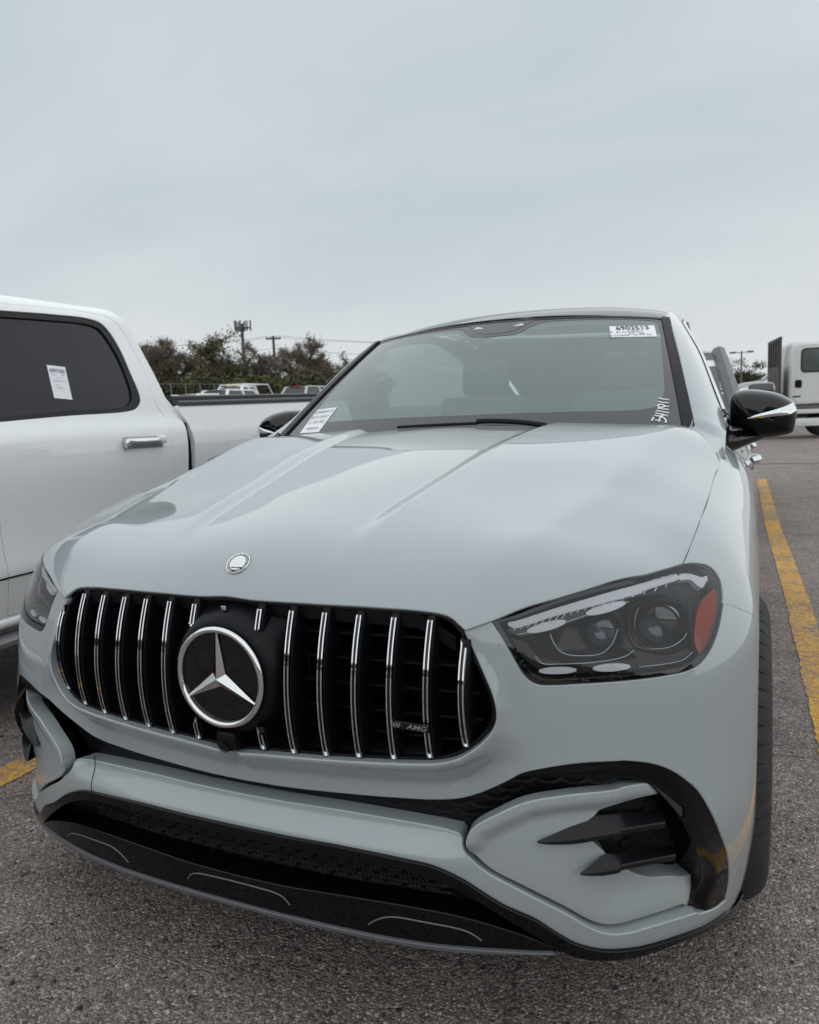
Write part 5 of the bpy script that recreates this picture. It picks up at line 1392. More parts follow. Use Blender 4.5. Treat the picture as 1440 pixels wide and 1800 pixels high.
# bed: side, rail cap, rolled cover, fuel door
bt = 1.352
bed = [np.array((2.262, 0.47)), np.array((2.262, 1.15)), np.array((2.245, 1.25)), np.array((2.20, 1.315)), np.array((2.19, bt)), np.array((3.0, bt+0.010)), np.array((4.15, bt+0.024)), np.array((4.18, 1.2)), np.array((4.17, 0.55)), np.array((3.85, 0.50)), np.array((3.80, 0.72)), np.array((3.66, 0.86)), np.array((3.45, 0.92)), np.array((3.24, 0.87)), np.array((3.09, 0.73)), np.array((3.03, 0.47))]
class BedSide(TruckSide):
    def P(s, u, v):
        u = np.asarray(u, float); v = np.asarray(v, float); sh = np.broadcast(u, v).shape
        x = np.where(v < 1.24, f_tx(np.minimum(v, 1.24)), f_tx(1.24)-0.25*(np.maximum(v, 1.24)-1.24))
        return np.stack([np.broadcast_to(x, sh), np.broadcast_to(u, sh), np.broadcast_to(v, sh)], -1)
BS = BedSide(); BS.sign = TS.sign
fc = BS.trace(crop(230, 540, 3.2, ((505, 850),)))[0]
fuel = np.array([(fc[0]+0.095*math.copysign(abs(math.cos(a))**0.45, math.cos(a)), fc[1]+0.085*math.copysign(abs(math.sin(a))**0.45, math.sin(a))) for a in np.linspace(0, 2*PI, 48, endpoint=False)])
adopt(panel('bed_side', None, BS, [resample(np.array(bed), 0.02), fuel], WHITE, r=0.004, depth=0.03, g=0.04, bstep=0.015))
adopt(panel('fuel_door', None, BS, [fc+(fuel-fc)*0.965], WHITE, off=-0.001, r=0.002, depth=0.02, g=0.04, bstep=0.012))
V = []; Fc = []; ys = np.linspace(2.20, 4.16, 9)
for y in ys:
    z0 = bt+0.003+(y-2.19)*0.0122; xr = -1.912
    for x, z in ((xr+0.006, -0.004), (xr+0.008, 0.016), (xr-0.004, 0.026), (xr-0.06, 0.028), (xr-0.062, 0.018)): V.append((x, y, z0+z))
for i in range(8):
    for j in range(4): Fc.append((i*5+j, i*5+j+1, (i+1)*5+j+1, (i+1)*5+j))
Fc += [(4, 3, 2, 1, 0)]
adopt(mesh_obj('bed_rail_cap', V, Fc, pmat('rail_plastic', (0.05, 0.05, 0.055), rough=0.55), None, sharp=40))
V = []; Fc = []
for y in ys:
    z0 = bt+0.026+(y-2.19)*0.0122
    for x, z in ((-1.95, 0.0), (-1.948, 0.026), (-1.962, 0.033), (-2.9, 0.040), (-3.84, 0.033), (-3.85, 0.0)): V.append((x, y, z0+z))
for i in range(8):
    for j in range(5): Fc.append((i*6+j, i*6+j+1, (i+1)*6+j+1, (i+1)*6+j))
Fc += [tuple(range(5, -1, -1)), tuple(48+j for j in range(6))]
adopt(mesh_obj('bed_cover', V, Fc, pmat('bed_cover_black', (0.018, 0.018, 0.02), rough=0.45), None, sharp=40))
# dark strip painting the shade between cab and bed
b = MB(); b.box((-1.93, 2.246, 0.93), (0.06, 0.03, 0.70)); adopt(b.build('cab_gap_shade', DARK))
# roof, rear wall, far side, nose: the rest of the truck
V = []; Fc = []; xs = np.linspace(-2.27, -3.53, 12); prof = [(0.22, 1.842), (0.35, 1.872), (0.7, 1.890), (1.3, 1.896), (1.75, 1.888), (1.93, 1.868), (2.0, 1.825)]
for x in xs:
    k = 1-((x+2.9)/0.63)**2
    for y, z in prof: V.append((x, y, z+0.022*k-0.0))
n_ = len(prof)
for i in range(len(xs)-1):
    for j in range(n_-1): Fc.append((i*n_+j, i*n_+j+1, (i+1)*n_+j+1, (i+1)*n_+j))
adopt(mesh_obj('cab_roof', V, Fc, WHITE, None))
V = [(-2.27, 2.0, 1.845), (-2.12, 2.035, 1.70), (-1.95, 2.14, 1.38), (-1.93, 2.22, 1.2), (-1.93, 2.22, 0.5), (-3.87, 2.22, 0.5), (-3.87, 2.22, 1.2), (-3.85, 2.14, 1.38), (-3.68, 2.035, 1.70), (-3.53, 2.0, 1.845)]
adopt(mesh_obj('cab_rear_wall', V, [tuple(range(10))], WHITE, None, smooth=False))
V = []; Fc = []
zs = np.linspace(0.45, 1.89, 14)
outl = {True: (-1.45, 4.17), False: (0.2, 2.0)}
for z in zs:
    lo_, hi_ = (-1.5, 4.17) if z < 1.36 else (-0.25+(z-1.36)*1.0, 2.14-(z-1.36)*0.28)
    for y in (lo_, hi_): V.append((-5.8-float(f_tx(z)), y, z))
for i in range(len(zs)-1): Fc.append((i*2, i*2+1, (i+1)*2+1, (i+1)*2))
adopt(mesh_obj('far_side', V, Fc, WHITE, None))
V = [(-1.90, -0.28, 0.47), (-1.90, -0.28, 1.28), (-1.93, -1.35, 1.22), (-1.95, -1.5, 0.95), (-1.95, -1.5, 0.45), (-1.90, -1.32, 0.45), (-1.89, -1.25, 0.72), (-1.89, -1.08, 0.88), (-1.89, -0.85, 0.90), (-1.89, -0.63, 0.80), (-1.89, -0.52, 0.62), (-1.89, -0.48, 0.47)]
W2 = [(-5.8-x, y, z) for x, y, z in V]
adopt(mesh_obj('front_fender', V, [tuple(range(12))], WHITE, None, smooth=False))
adopt(mesh_obj('truck_hood', [V[1], V[2], W2[2], W2[1], (-2.4, -0.28, 1.33), (-2.4, -1.3, 1.28), (-3.4, -1.3, 1.28), (-3.4, -0.28, 1.33)], [(0, 1, 5, 4), (4, 5, 6, 7), (7, 6, 2, 3)], WHITE, None))
adopt(mesh_obj('truck_front', [V[2], V[3], V[4], W2[4], W2[3], W2[2]], [tuple(range(6))], SATINB, None, smooth=False))
adopt(mesh_obj('truck_windshield', [(-2.0, -0.25, 1.30), (-2.25, 0.28, 1.86), (-3.55, 0.28, 1.86), (-3.8, -0.25, 1.30)], [(0, 1, 2, 3)], PRIV2, None, smooth=False))
b = MB(); b.box((-2.9, 4.17, 0.95), (1.85, 0.04, 0.80), bev=0.01); adopt(b.build('tailgate', WHITE))
b = MB(); b.box((-2.9, 1.4, 0.50), (1.75, 5.2, 0.16)); adopt(b.build('chassis', DARK))
for y in (-0.88, 3.44):
    for sg in (1, -1):
        before = set(COL.objects); wheel(None, 0.0, 0.0, 1, 'wheel', R=0.41)
        for o in set(COL.objects)-before:
            if o.parent is None:
                o.parent = truck; o.location = (0.92*sg, y-1.5, 0); o.rotation_euler = (0, 0, 0 if sg > 0 else PI)
# lot sticker on the tinted glass
P4 = TS.trace(T1((347, 556), (484, 572), (540, 816), (404, 803)), -0.012); Pw = TS.D(P4[:, 0], P4[:, 1], np.full(4, -0.012))
nr = TS.N(P4[:1, 0], P4[:1, 1])[0]
st = mesh_obj('window_sticker', list(Pw)+list(Pw-nr*0.0008), [(0, 1, 2, 3), (7, 6, 5, 4), (0, 4, 5, 1), (1, 5, 6, 2), (2, 6, 7, 3), (3, 7, 4, 0)], PAPER, None, smooth=False, label='white paper lot sticker on the tinted rear window')
st.parent = tg
wst = float(np.linalg.norm(Pw[1]-Pw[0])); hst = float(np.linalg.norm(Pw[3]-Pw[0]))
for txt, sz, fx, fy, sx_ in (('6907350', 0.16, 0.48, 0.16, 0.95), ('IIIII', 0.05, 0.75, 0.28, 1.6), ('F150', 0.05, 0.22, 0.28, 1.4), ('3 02 110', 0.045, 0.5, 0.37, 1.5), ('ABCDE 20 110', 0.045, 0.48, 0.47, 1.4), ('10 40', 0.045, 0.3, 0.60, 1.4), ('K 022 501', 0.045, 0.45, 0.68, 1.4)):
    pr = print_on(Pw, nr, txt, sz*hst, fx, fy, st, sx=sx_)
# ------------------------------------------------------------------ ground
def ground_h(x, y):
    """the lot is level round the cars and rises gently away to the left"""
    x = np.asarray(x, float); y = np.asarray(y, float)
    h = 0.055*softplus(np.minimum(-(x+6.5)/1.5, 1e4))*1.5*smoothstep(5, 16, y)
    return 2.3*np.tanh(h/2.3)+0.6*smoothstep(25, 34, y)*smoothstep(-8, -2, x)
def asphalt():
    mt, n, l = new_mat('chip_asphalt')
    b = n['Principled BSDF']; tc = n.new('ShaderNodeTexCoord')
    def vor(sc, feat='F1', rnd=1.0):
        v = n.new('ShaderNodeTexVoronoi'); v.feature = feat; v.inputs['Scale'].default_value = sc; v.inputs['Randomness'].default_value = rnd
        l.new(tc.outputs['Object'], v.inputs['Vector']); return v
    def noise(sc, det=4, rough=0.6):
        v = n.new('ShaderNodeTexNoise'); v.inputs['Scale'].default_value = sc; v.inputs['Detail'].default_value = det; v.inputs['Roughness'].default_value = rough
        l.new(tc.outputs['Object'], v.inputs['Vector']); return v
    def ramp(src, els):
        r = n.new('ShaderNodeValToRGB'); l.new(src, r.inputs[0])
        while len(r.color_ramp.elements) < len(els): r.color_ramp.elements.new(0.5)
        for e, (p, c) in zip(r.color_ramp.elements, els): e.position = p; e.color = c if len(c) == 4 else (*c, 1)
        return r
    def mix(f, a, b_, bt_='MIX'):
        m_ = n.new('ShaderNodeMix'); m_.data_type = 'RGBA'; m_.blend_type = bt_
        for s_, v in (('Factor', f), ('A', a), ('B', b_)):
            if isinstance(v, (int, float)): m_.inputs[s_].default_value = v
            elif isinstance(v, tuple): m_.inputs[s_].default_value = (*v, 1)
            else: l.new(v, m_.inputs[s_])
        return m_.outputs['Result']
    def mth(op, a, b_=None):
        m_ = n.new('ShaderNodeMath'); m_.operation = op
        for i, v in enumerate((a, b_)):
            if v is None: continue
            if isinstance(v, (int, float)): m_.inputs[i].default_value = v
            else: l.new(v, m_.inputs[i])
        return m_.outputs[0]
    v1 = vor(115); v2 = vor(240); v3 = vor(38)
    sep = n.new('ShaderNodeSeparateColor'); l.new(v1.outputs['Color'], sep.inputs[0])
    sep2 = n.new('ShaderNodeSeparateColor'); l.new(v2.outputs['Color'], sep2.inputs[0])
    sep3 = n.new('ShaderNodeSeparateColor'); l.new(v3.outputs['Color'], sep3.inputs[0])
    stone = ramp(sep.outputs[0], [(0.0, (0.093, 0.080, 0.073)), (0.25, (0.200, 0.168, 0.152)), (0.6, (0.352, 0.295, 0.266)), (0.88, (0.492, 0.426, 0.388)), (1.0, (0.665, 0.625, 0.599))])
    fine = ramp(sep2.outputs[1], [(0.0, (0.120, 0.102, 0.094)), (0.6, (0.286, 0.242, 0.223)), (0.93, (0.426, 0.379, 0.352)), (1.0, (0.798, 0.758, 0.732))])
    big = noise(3.0, 5)
    col = mix(ramp(noise(60, 2).outputs[0], [(0.42, (0, 0, 0)), (0.58, (1, 1, 1))]).outputs[0], stone.outputs[0], fine.outputs[0])
    # scattered dark and pale large chips
    dark = mth('MULTIPLY', mth('GREATER_THAN', sep3.outputs[0], 0.94), mth('LESS_THAN', v3.outputs['Distance'], 0.30))
    col = mix(mth('MULTIPLY', dark, 0.8), col, (0.030, 0.029, 0.030))
    pale = mth('MULTIPLY', mth('GREATER_THAN', sep3.outputs[1], 0.975), mth('LESS_THAN', v3.outputs['Distance'], 0.22))
    col = mix(mth('MULTIPLY', pale, 0.6), col, (0.30, 0.285, 0.27))
    # tar in the joints between stones
    edge = vor(115, 'DISTANCE_TO_EDGE')
    tar = ramp(edge.outputs['Distance'], [(0.0, (1, 1, 1)), (0.10, (0, 0, 0))])
    col = mix(mth('MULTIPLY', tar.outputs[0], 0.55), col, (0.05, 0.044, 0.042))
    wr = ramp(big.outputs[0], [(0.3, (0.80, 0.79, 0.79)), (0.7, (1.15, 1.13, 1.12))])
    col = mix(1.0, col, wr.outputs[0], 'MULTIPLY')
    big2 = noise(0.35, 4)
    wr2 = ramp(big2.outputs[0], [(0.3, (0.86, 0.86, 0.87)), (0.7, (1.12, 1.10, 1.08))])
    col = mix(1.0, col, wr2.outputs[0], 'MULTIPLY')
    # old drips and tyre polish: soft dark blotches with a shape of their own
    st_ = ramp(noise(1.1, 6, 0.65).outputs[0], [(0.60, (1, 1, 1)), (0.72, (0.72, 0.71, 0.71))])
    col = mix(1.0, col, st_.outputs[0], 'MULTIPLY')
    # hairline cracks
    wv = n.new('ShaderNodeMix'); wv.data_type = 'RGBA'; wv.blend_type = 'LINEAR_LIGHT'; wv.inputs['Factor'].default_value = 0.10
    nzc = noise(2.2, 5, 0.65); l.new(tc.outputs['Object'], wv.inputs['A']); l.new(nzc.outputs['Color'], wv.inputs['B'])
    ck = n.new('ShaderNodeTexVoronoi'); ck.feature = 'DISTANCE_TO_EDGE'; ck.inputs['Scale'].default_value = 0.42; l.new(wv.outputs['Result'], ck.inputs['Vector'])
    ckr = ramp(ck.outputs['Distance'], [(0.0, (1, 1, 1)), (0.0035, (0, 0, 0))])
    col = mix(mth('MULTIPLY', ckr.outputs[0], 0.6), col, (0.03, 0.028, 0.027))
    l.new(col, b.inputs['Base Color'])
    b.inputs['Roughness'].default_value = 0.78; b.inputs['Specular IOR Level'].default_value = 0.35
    h = mth('ADD', mth('MULTIPLY', v1.outputs['Distance'], -0.9), mth('MULTIPLY', v2.outputs['Distance'], -0.45))
    h = mth('ADD', h, mth('MULTIPLY', sep.outputs[1], 0.35)); h = mth('ADD', h, mth('MULTIPLY', noise(450, 2).outputs[0], 0.25))
    bp = n.new('ShaderNodeBump'); bp.inputs['Strength'].default_value = 1.0; bp.inputs['Distance'].default_value = 0.006
    l.new(h, bp.inputs['Height']); l.new(bp.outputs[0], b.inputs['Normal'])
    return mt, h, n, l, tc, noise, ramp, mth, mix, vor
ASPH = asphalt()[0]
# one sheet to the horizon, finer near the cars
xs = np.concatenate([-np.geomspace(8, 900, 22)[::-1], np.linspace(-7, 7, 20), np.geomspace(8, 900, 22)]); ys = np.concatenate([[-400, -100, -30, -10], np.linspace(-5, 30, 30), np.geomspace(32, 1500, 16)])
V = [(x, y, float(ground_h(x, y))) for y in ys for x in xs]; nx = len(xs)
Fc = [(j*nx+i, j*nx+i+1, (j+1)*nx+i+1, (j+1)*nx+i) for j in range(len(ys)-1) for i in range(nx-1)]
tag(mesh_obj('ground', V, Fc, ASPH), kind='structure')
# worn yellow bay lines
def yellow():
    mt, h, n, l, tc, noise, ramp, mth, mix, vor = asphalt()
    mt.name = 'worn_yellow_paint'
    b = n['Principled BSDF']; src = b.inputs['Base Color'].links[0].from_socket
    nz = noise(28, 6, 0.7); nz2 = noise(1.9, 3)
    wear = ramp(mth('ADD', mth('MULTIPLY', nz.outputs[0], 0.75), mth('MULTIPLY', nz2.outputs[0], 0.5)), [(0.56, (1, 1, 1)), (0.76, (0.08, 0.08, 0.08))])
    v = vor(110); sp = n.new('ShaderNodeSeparateColor'); l.new(v.outputs['Color'], sp.inputs[0])
    yc = ramp(sp.outputs[0], [(0.0, (0.58, 0.28, 0.05)), (0.5, (0.80, 0.42, 0.075)), (1.0, (0.88, 0.55, 0.14))])
    col = mix(wear.outputs[0], src, yc.outputs[0])
    l.new(col, b.inputs['Base Color']); return mt
YEL = yellow()
def strip(name, pts, w, mat, label, gaps=()):
    """painted strip following the ground 4 mm above it, with ragged edges"""
    V = []; Fc = []; rr = random.Random(len(name)+int(pts[0][0]*10))
    P = []
    for (x0, y0), (x1, y1) in zip(pts[:-1], pts[1:]):
        n_ = max(2, int(abs(y1-y0)/0.03)); P += [(x0+(x1-x0)*k/n_, y0+(y1-y0)*k/n_) for k in range(n_)]
    for x, y in P:
        a = w/2+rr.uniform(-0.006, 0.006); c = w/2+rr.uniform(-0.006, 0.006)
        V += [(x-a, y, float(ground_h(x, y))+0.004), (x+c, y, float(ground_h(x, y))+0.004)]
    for k in range(len(P)-1):
        if any(g0 < P[k][1] < g1 for g0, g1 in gaps): continue
        Fc.append((2*k, 2*k+1, 2*k+3, 2*k+2))
    o = mesh_obj(name, V, Fc, mat, None, smooth=False); tag(o, kind='structure'); return o
strip('bay_line', [(1.290, 0.2), (1.283, 4.0), (1.245, 7.0), (1.245, 11.5)], 0.135, YEL, '')
strip('bay_line', [(-1.530, -1.0), (-1.530, 5.4)], 0.135, YEL, '')
strip('bay_line', [(-4.35, -1.0), (-4.35, 5.4)], 0.135, YEL, '')
# pavement joint across the aisle
b = MB(); V = []; Fc = []; rr = random.Random(5)
for k in range(120):
    x = -6+k*0.25; y = 14.3-0.012*x+rr.uniform(-0.03, 0.03); z = float(ground_h(x, y))+0.004; V += [(x, y-0.035, z), (x, y+0.035, z)]
for k in range(119): Fc.append((2*k, 2*k+2, 2*k+3, 2*k+1))
tag(mesh_obj('pavement_joint', V, Fc, pmat('tar_joint', (0.05, 0.047, 0.045), rough=0.9, var=0.3, vscale=3), None, smooth=False), kind='structure')
# loose chips and pebbles near the camera: uncountable
b = MB(); rr = random.Random(11)
ico = [(0, 0, 1), (0.89, 0, 0.45), (0.28, 0.85, 0.45), (-0.72, 0.53, 0.45), (-0.72, -0.53, 0.45), (0.28, -0.85, 0.45), (0.72, 0.53, -0.45), (-0.28, 0.85, -0.45), (-0.89, 0, -0.45), (-0.28, -0.85, -0.45), (0.72, -0.53, -0.45), (0, 0, -1)]
icf = [(0, 1, 2), (0, 2, 3), (0, 3, 4), (0, 4, 5), (0, 5, 1), (1, 6, 2), (2, 7, 3), (3, 8, 4), (4, 9, 5), (5, 10, 1), (6, 7, 2), (7, 8, 3), (8, 9, 4), (9, 10, 5), (10, 6, 1)]
for k in range(5200):
    x = rr.uniform(-2.2, 1.9); y = rr.uniform(-0.75, 1.4)
    s_ = rr.choice((0.0018, 0.0022, 0.003, 0.003, 0.004, 0.005))*rr.uniform(0.8, 1.25); a = rr.uniform(0, 6.28); ca, sa = math.cos(a), math.sin(a); fx, fy, fz = rr.uniform(0.8, 1.6), rr.uniform(0.7, 1.1), rr.uniform(0.45, 0.8)
    V = []
    for p in ico:
        j = rr.uniform(0.8, 1.15); px, py = p[0]*fx*s_*j, p[1]*fy*s_*j; V.append((x+px*ca-py*sa, y+px*sa+py*ca, 0.0005+s_*fz*0.45+p[2]*fz*s_*j))
    b.add(V, icf, rr.choice((0, 0, 0, 1, 1, 2, 3)))
GS = [pmat('stone_grey', (0.26, 0.235, 0.22), rough=0.8), pmat('stone_brown', (0.20, 0.165, 0.145), rough=0.8), pmat('stone_dark', (0.03, 0.03, 0.031), rough=0.8), pmat('stone_pale', (0.42, 0.40, 0.38), rough=0.75)]
o = b.build('loose_gravel', GS, None, smooth=False); tag(o, 'small loose asphalt chips lying on the ground before the car', 'gravel', kind='stuff')

# ------------------------------------------------------------------ other vehicles (generic builders)
def paint(name, col, rough=0.35, metal=0.0): return pmat(name, col, rough=rough, coat=0.8, coat_rough=0.04, metal=metal)
GLASSD = pmat('far_glass', (0.03, 0.036, 0.038), rough=0.05, spec=0.5)
GLASSG = glass_mat('screen_glass', (0.60, 0.70, 0.68), ior=2.0)
LAMP = pmat('lamp_clear', (0.55, 0.56, 0.58), rough=0.15)
RED = pmat('lamp_red', (0.45, 0.01, 0.015), rough=0.2)
def car(name, loc, rz, label, cat, mat, kind='suv', H=1.75, L=4.8, Wd=1.95, group=None, glass=GLASSD, detail=1):
    """nose towards -y in its own frame; body, glass, pillars, lamps, wheels as parts"""
    root = empty(name, loc, label, cat, group, rz); w = Wd/2
    hood_z, belt, nose = H*0.60, H*0.62, 0.0
    if kind == 'suv': yb, yt, yr, yrb = L*0.24, L*0.42, L*0.86, L*0.98
    elif kind == 'pickup': yb, yt, yr, yrb = L*0.24, L*0.36, L*0.58, L*0.60
    else: yb, yt, yr, yrb = L*0.26, L*0.42, L*0.70, L*0.86
    # lower body: lofted sections
    prof = [(0.0, 0.30, hood_z*0.70, 0.80), (0.10, 0.26, hood_z*0.90, 0.90), (0.35, 0.25, hood_z*0.97, 0.97), (yb, 0.24, belt, 1.0), (L*0.5, 0.24, belt, 1.0), (L*0.85, 0.25, belt*1.01, 1.0), (L*0.97, 0.30, belt*0.99, 0.95), (L, 0.36, belt*0.9, 0.88)]
    V = []; Fc = []; m_ = 10
    for y, z0, z1, k in prof:
        hw = w*k
        V += [(-hw*0.92, y, z0), (-hw, y, z0+0.15), (-hw*0.995, y, z1-0.16), (-hw*0.96, y, z1-0.04), (-hw*0.88, y, z1), (hw*0.88, y, z1), (hw*0.96, y, z1-0.04), (hw*0.995, y, z1-0.16), (hw, y, z0+0.15), (hw*0.92, y, z0)]
    for i in range(len(prof)-1):
        for j in range(m_): Fc.append((i*m_+j, i*m_+(j+1) % m_, (i+1)*m_+(j+1) % m_, (i+1)*m_+j))
    Fc += [tuple(range(m_)), tuple((len(prof)-1)*m_+j for j in range(m_-1, -1, -1))]
    mesh_obj('body', V, Fc, mat, root, sharp=40)
    # greenhouse frame
    tw, bw = w*0.70, w*0.90
    def hw_at(t): return bw+(tw-bw)*t
    zt = H-0.05
    A = [(yb-0.05, belt), (yt, zt), (yr, zt), (yrb, belt)]
    V = [(-bw, A[0][0], belt-0.01), (bw, A[0][0], belt-0.01), (tw, A[1][0], zt), (-tw, A[1][0], zt), (-tw, A[2][0], zt), (tw, A[2][0], zt), (bw, A[3][0], belt-0.01), (-bw, A[3][0], belt-0.01)]
    def quad(nm, q, m_, inset=0.0, off=0.0, th=0.012):
        q = [np.array(p, float) for p in q]; c = sum(q)/4; n_ = np.cross(q[1]-q[0], q[3]-q[0]); n_ /= np.linalg.norm(n_)
        cen = np.array([0, (yb+yr)/2, belt*0.8])
        if n_ @ (c-cen) < 0: n_ = -n_
        q = [p+(c-p)*inset+n_*off for p in q]; V_ = q+[p-n_*th for p in q]
        return mesh_obj(nm, V_, [(0, 1, 2, 3), (7, 6, 5, 4), (0, 4, 5, 1), (1, 5, 6, 2), (2, 6, 7, 3), (3, 7, 4, 0)], m_, root, smooth=False)
    ym = A[1][0]+(A[2][0]-A[1][0])*0.45
    quad('windshield', [V[0], V[1], V[2], V[3]], glass, 0.05, 0.012)
    quad('rear_glass', [V[4], V[5], V[6], V[7]], GLASSD, 0.10, 0.012)
    for sx_ in (1, -1):
        p = lambda y, t: ((bw+(tw-bw)*t)*sx_, y, belt+(zt-belt)*t)
        def yl(t): return A[0][0]+(A[1][0]-A[0][0])*t
        def yrr(t): return A[3][0]+(A[2][0]-A[3][0])*t
        quad('side_window', [p(yl(0.06)+0.10, 0.06), p(ym-0.04, 0.06), p(ym-0.04, 0.90), p(yl(0.90)+0.10, 0.90)], GLASSD, 0, 0.010)
        quad('side_window', [p(ym+0.04, 0.06), p(yrr(0.06)-0.18, 0.06), p(yrr(0.90)-0.14, 0.90), p(ym+0.04, 0.90)], GLASSD, 0, 0.010)
    # roof and pillars
    bm = MB()
    rz0 = zt; xs_ = np.linspace(-tw, tw, 9); ys_ = [A[1][0]-0.03, A[1][0]+0.25, (A[1][0]+A[2][0])/2, A[2][0]-0.2, A[2][0]+0.05]
    Vr = []; Fr = []
    for y, dz in zip(ys_, (0.0, 0.035, 0.05, 0.035, 0.0)):
        for x in xs_: Vr.append((x, y, rz0+dz+0.03*(1-(x/tw)**2)-0.01))
    for i in range(4):
        for j in range(8): Fr.append((i*9+j, i*9+j+1, (i+1)*9+j+1, (i+1)*9+j))
    mesh_obj('roof', Vr, Fr, mat, root)
    for sx_ in (1, -1):
        for a, b_ in (((bw, A[0][0], belt-0.02), (tw, A[1][0], zt)), ((bw, ym, belt-0.02), (tw, ym, zt)), ((bw, A[3][0], belt-0.02), (tw, A[2][0], zt))):
            bb_ = MB(); bb_.tube([(a[0]*sx_, a[1], a[2]), (b_[0]*sx_, b_[1], b_[2])], [0.09, 0.075], 8); bb_.build('pillar', mat, root)
        bb_ = MB(); bb_.tube([(tw*sx_, A[1][0], zt), (tw*sx_, A[2][0], zt)], 0.045, 8); bb_.build('roof_rail', mat, root)
    # mirrors
    for sx_ in (1, -1):
        bb_ = MB(); bb_.box((sx_*(w+0.12), yb+0.28, belt+0.20), (0.24, 0.14, 0.16), bev=0.045); bb_.tube([(sx_*(w*0.9), yb+0.30, belt), (sx_*(w+0.06), yb+0.29, belt+0.14)], 0.03, 6); bb_.build('mirror', mat if detail else SATINB, root)
    # lamps, grille
    for sx_ in (1, -1):
        bb_ = MB(); bb_.box((sx_*w*0.66, 0.06, hood_z*0.78), (w*0.42, 0.10, 0.13), bev=0.03, rot=Matrix.Rotation(-0.25*sx_, 3, 'Z')); bb_.build('headlight', LAMP, root)
        bb_ = MB(); bb_.box((sx_*w*0.80, L-0.02, belt*0.82), (0.18, 0.08, 0.22), bev=0.03); bb_.build('tail_light', RED, root)
    bb_ = MB(); bb_.box((0, 0.02, hood_z*0.66), (w*0.95, 0.08, 0.24), bev=0.03); bb_.build('grille', SATINB, root)
    bb_ = MB(); bb_.box((0, 0.05, 0.36), (w*1.6, 0.12, 0.14), bev=0.03); bb_.build('bumper', SATINB, root)
    if kind == 'pickup':
        bb_ = MB(); bb_.box((0, (yrb+L)/2+0.05, belt-0.02), (Wd*0.86, L-yrb-0.15, 0.05)); bb_.build('bed_floor', SATINB, root)
        bb_ = MB(); bb_.box((0, yr+0.02, H-0.03), (0.30, 0.05, 0.03), bev=0.008); bb_.build('brake_lamp', RED, root)
    for yy in (L*0.19, L*0.79):
        for sx_ in (1, -1):
            bb_ = MB(); mm = frame_mat((sx_*(w-0.12), yy, 0.37), (sx_, 0, 0), (0, 1, 0))
            bb_.lathe([(0.22, 0.12), (0.33, 0.125), (0.37, 0.09), (0.37, -0.09), (0.30, -0.12)], 32, 0, mm); bb_.lathe([(0.23, 0.10), (0.06, 0.08), (0.0001, 0.085)], 24, 1, mm); bb_.build('wheel', [RUBBER, ALLOY], root)
    return root
def ground_at(px, D):
    """ground position seen in the photograph's column px at distance D"""
    d = np.array([(px-720)/FPX, 0.12, 1.0]) @ CAM_R; h = d[:2]/np.linalg.norm(d[:2]); x, y = CAM_POS[0]+h[0]*D, CAM_POS[1]+h[1]*D
    return (float(x), float(y), float(ground_h(x, y)))
# vehicle parked directly behind
GREYC = paint('dark_grey_paint', (0.022, 0.023, 0.026)); SILV = paint('silver_paint', (0.42, 0.43, 0.44), metal=0.3); WHT2 = paint('far_white_paint', (0.72, 0.73, 0.74)); CHAR = paint('charcoal_paint', (0.035, 0.036, 0.04)); PALE = paint('pale_grey_paint', (0.50, 0.51, 0.52))
bk = car('parked_suv', (0.02, 5.75, 0), 0.0, 'dark grey SUV with a lot sticker parked right behind the coupe SUV', 'car', GREYC, 'suv', H=1.80, L=4.9, Wd=1.98, glass=GLASSG)
# sticker and marker number on the screen of the car behind
def on_screen(px, y): return at_y(px, y)
B5 = lambda *p: crop(1230, 590, 6.857, p)
wsb = [o for o in bk.children if o.name.startswith('windshield')][0]
def ray_plane(px, o, n_):
    d = np.array([(px[0]-720)/FPX, -(px[1]-900)/FPX, 1.0]) @ CAM_R; t = ((o-CAM_POS) @ n_)/(d @ n_); return CAM_POS+d*t
q0, q1, q2, q3 = [np.array(bk.location)+np.array(wsb.data.vertices[i].co) for i in range(4)]
pn2 = np.cross(q1-q0, q3-q0); pn2 /= np.linalg.norm(pn2); pn2 = -pn2 if pn2[1] > 0 else pn2
o2 = q0+pn2*0.004
Pq = np.array([ray_plane(p, o2, pn2) for p in B5((85, 300), (228, 295), (235, 362), (110, 372))])
loc0 = np.array(bk.location)
sb = mesh_obj('window_sticker', list(Pq-loc0)+list(Pq-loc0-pn2*0.003), [(0, 1, 2, 3), (7, 6, 5, 4), (0, 4, 5, 1), (1, 5, 6, 2), (2, 6, 7, 3), (3, 7, 4, 0)], PAPER, wsb, smooth=False)
b = MB()
for s_ in (((275, 520), (300, 560)), ((290, 512), (330, 590)), ((310, 510), (338, 580)), ((255, 600), (300, 640), (330, 620)), ((250, 640), (320, 660)), ((270, 690), (300, 720), (320, 690)), ((300, 705), (335, 715)), ((250, 570), (290, 600))):
    b.tube(np.array([ray_plane(p, o2, pn2) for p in B5(*s_)])-loc0, 0.010, 5)
b.build('marker_writing', CHALK, wsb)['kind'] = 'stuff'

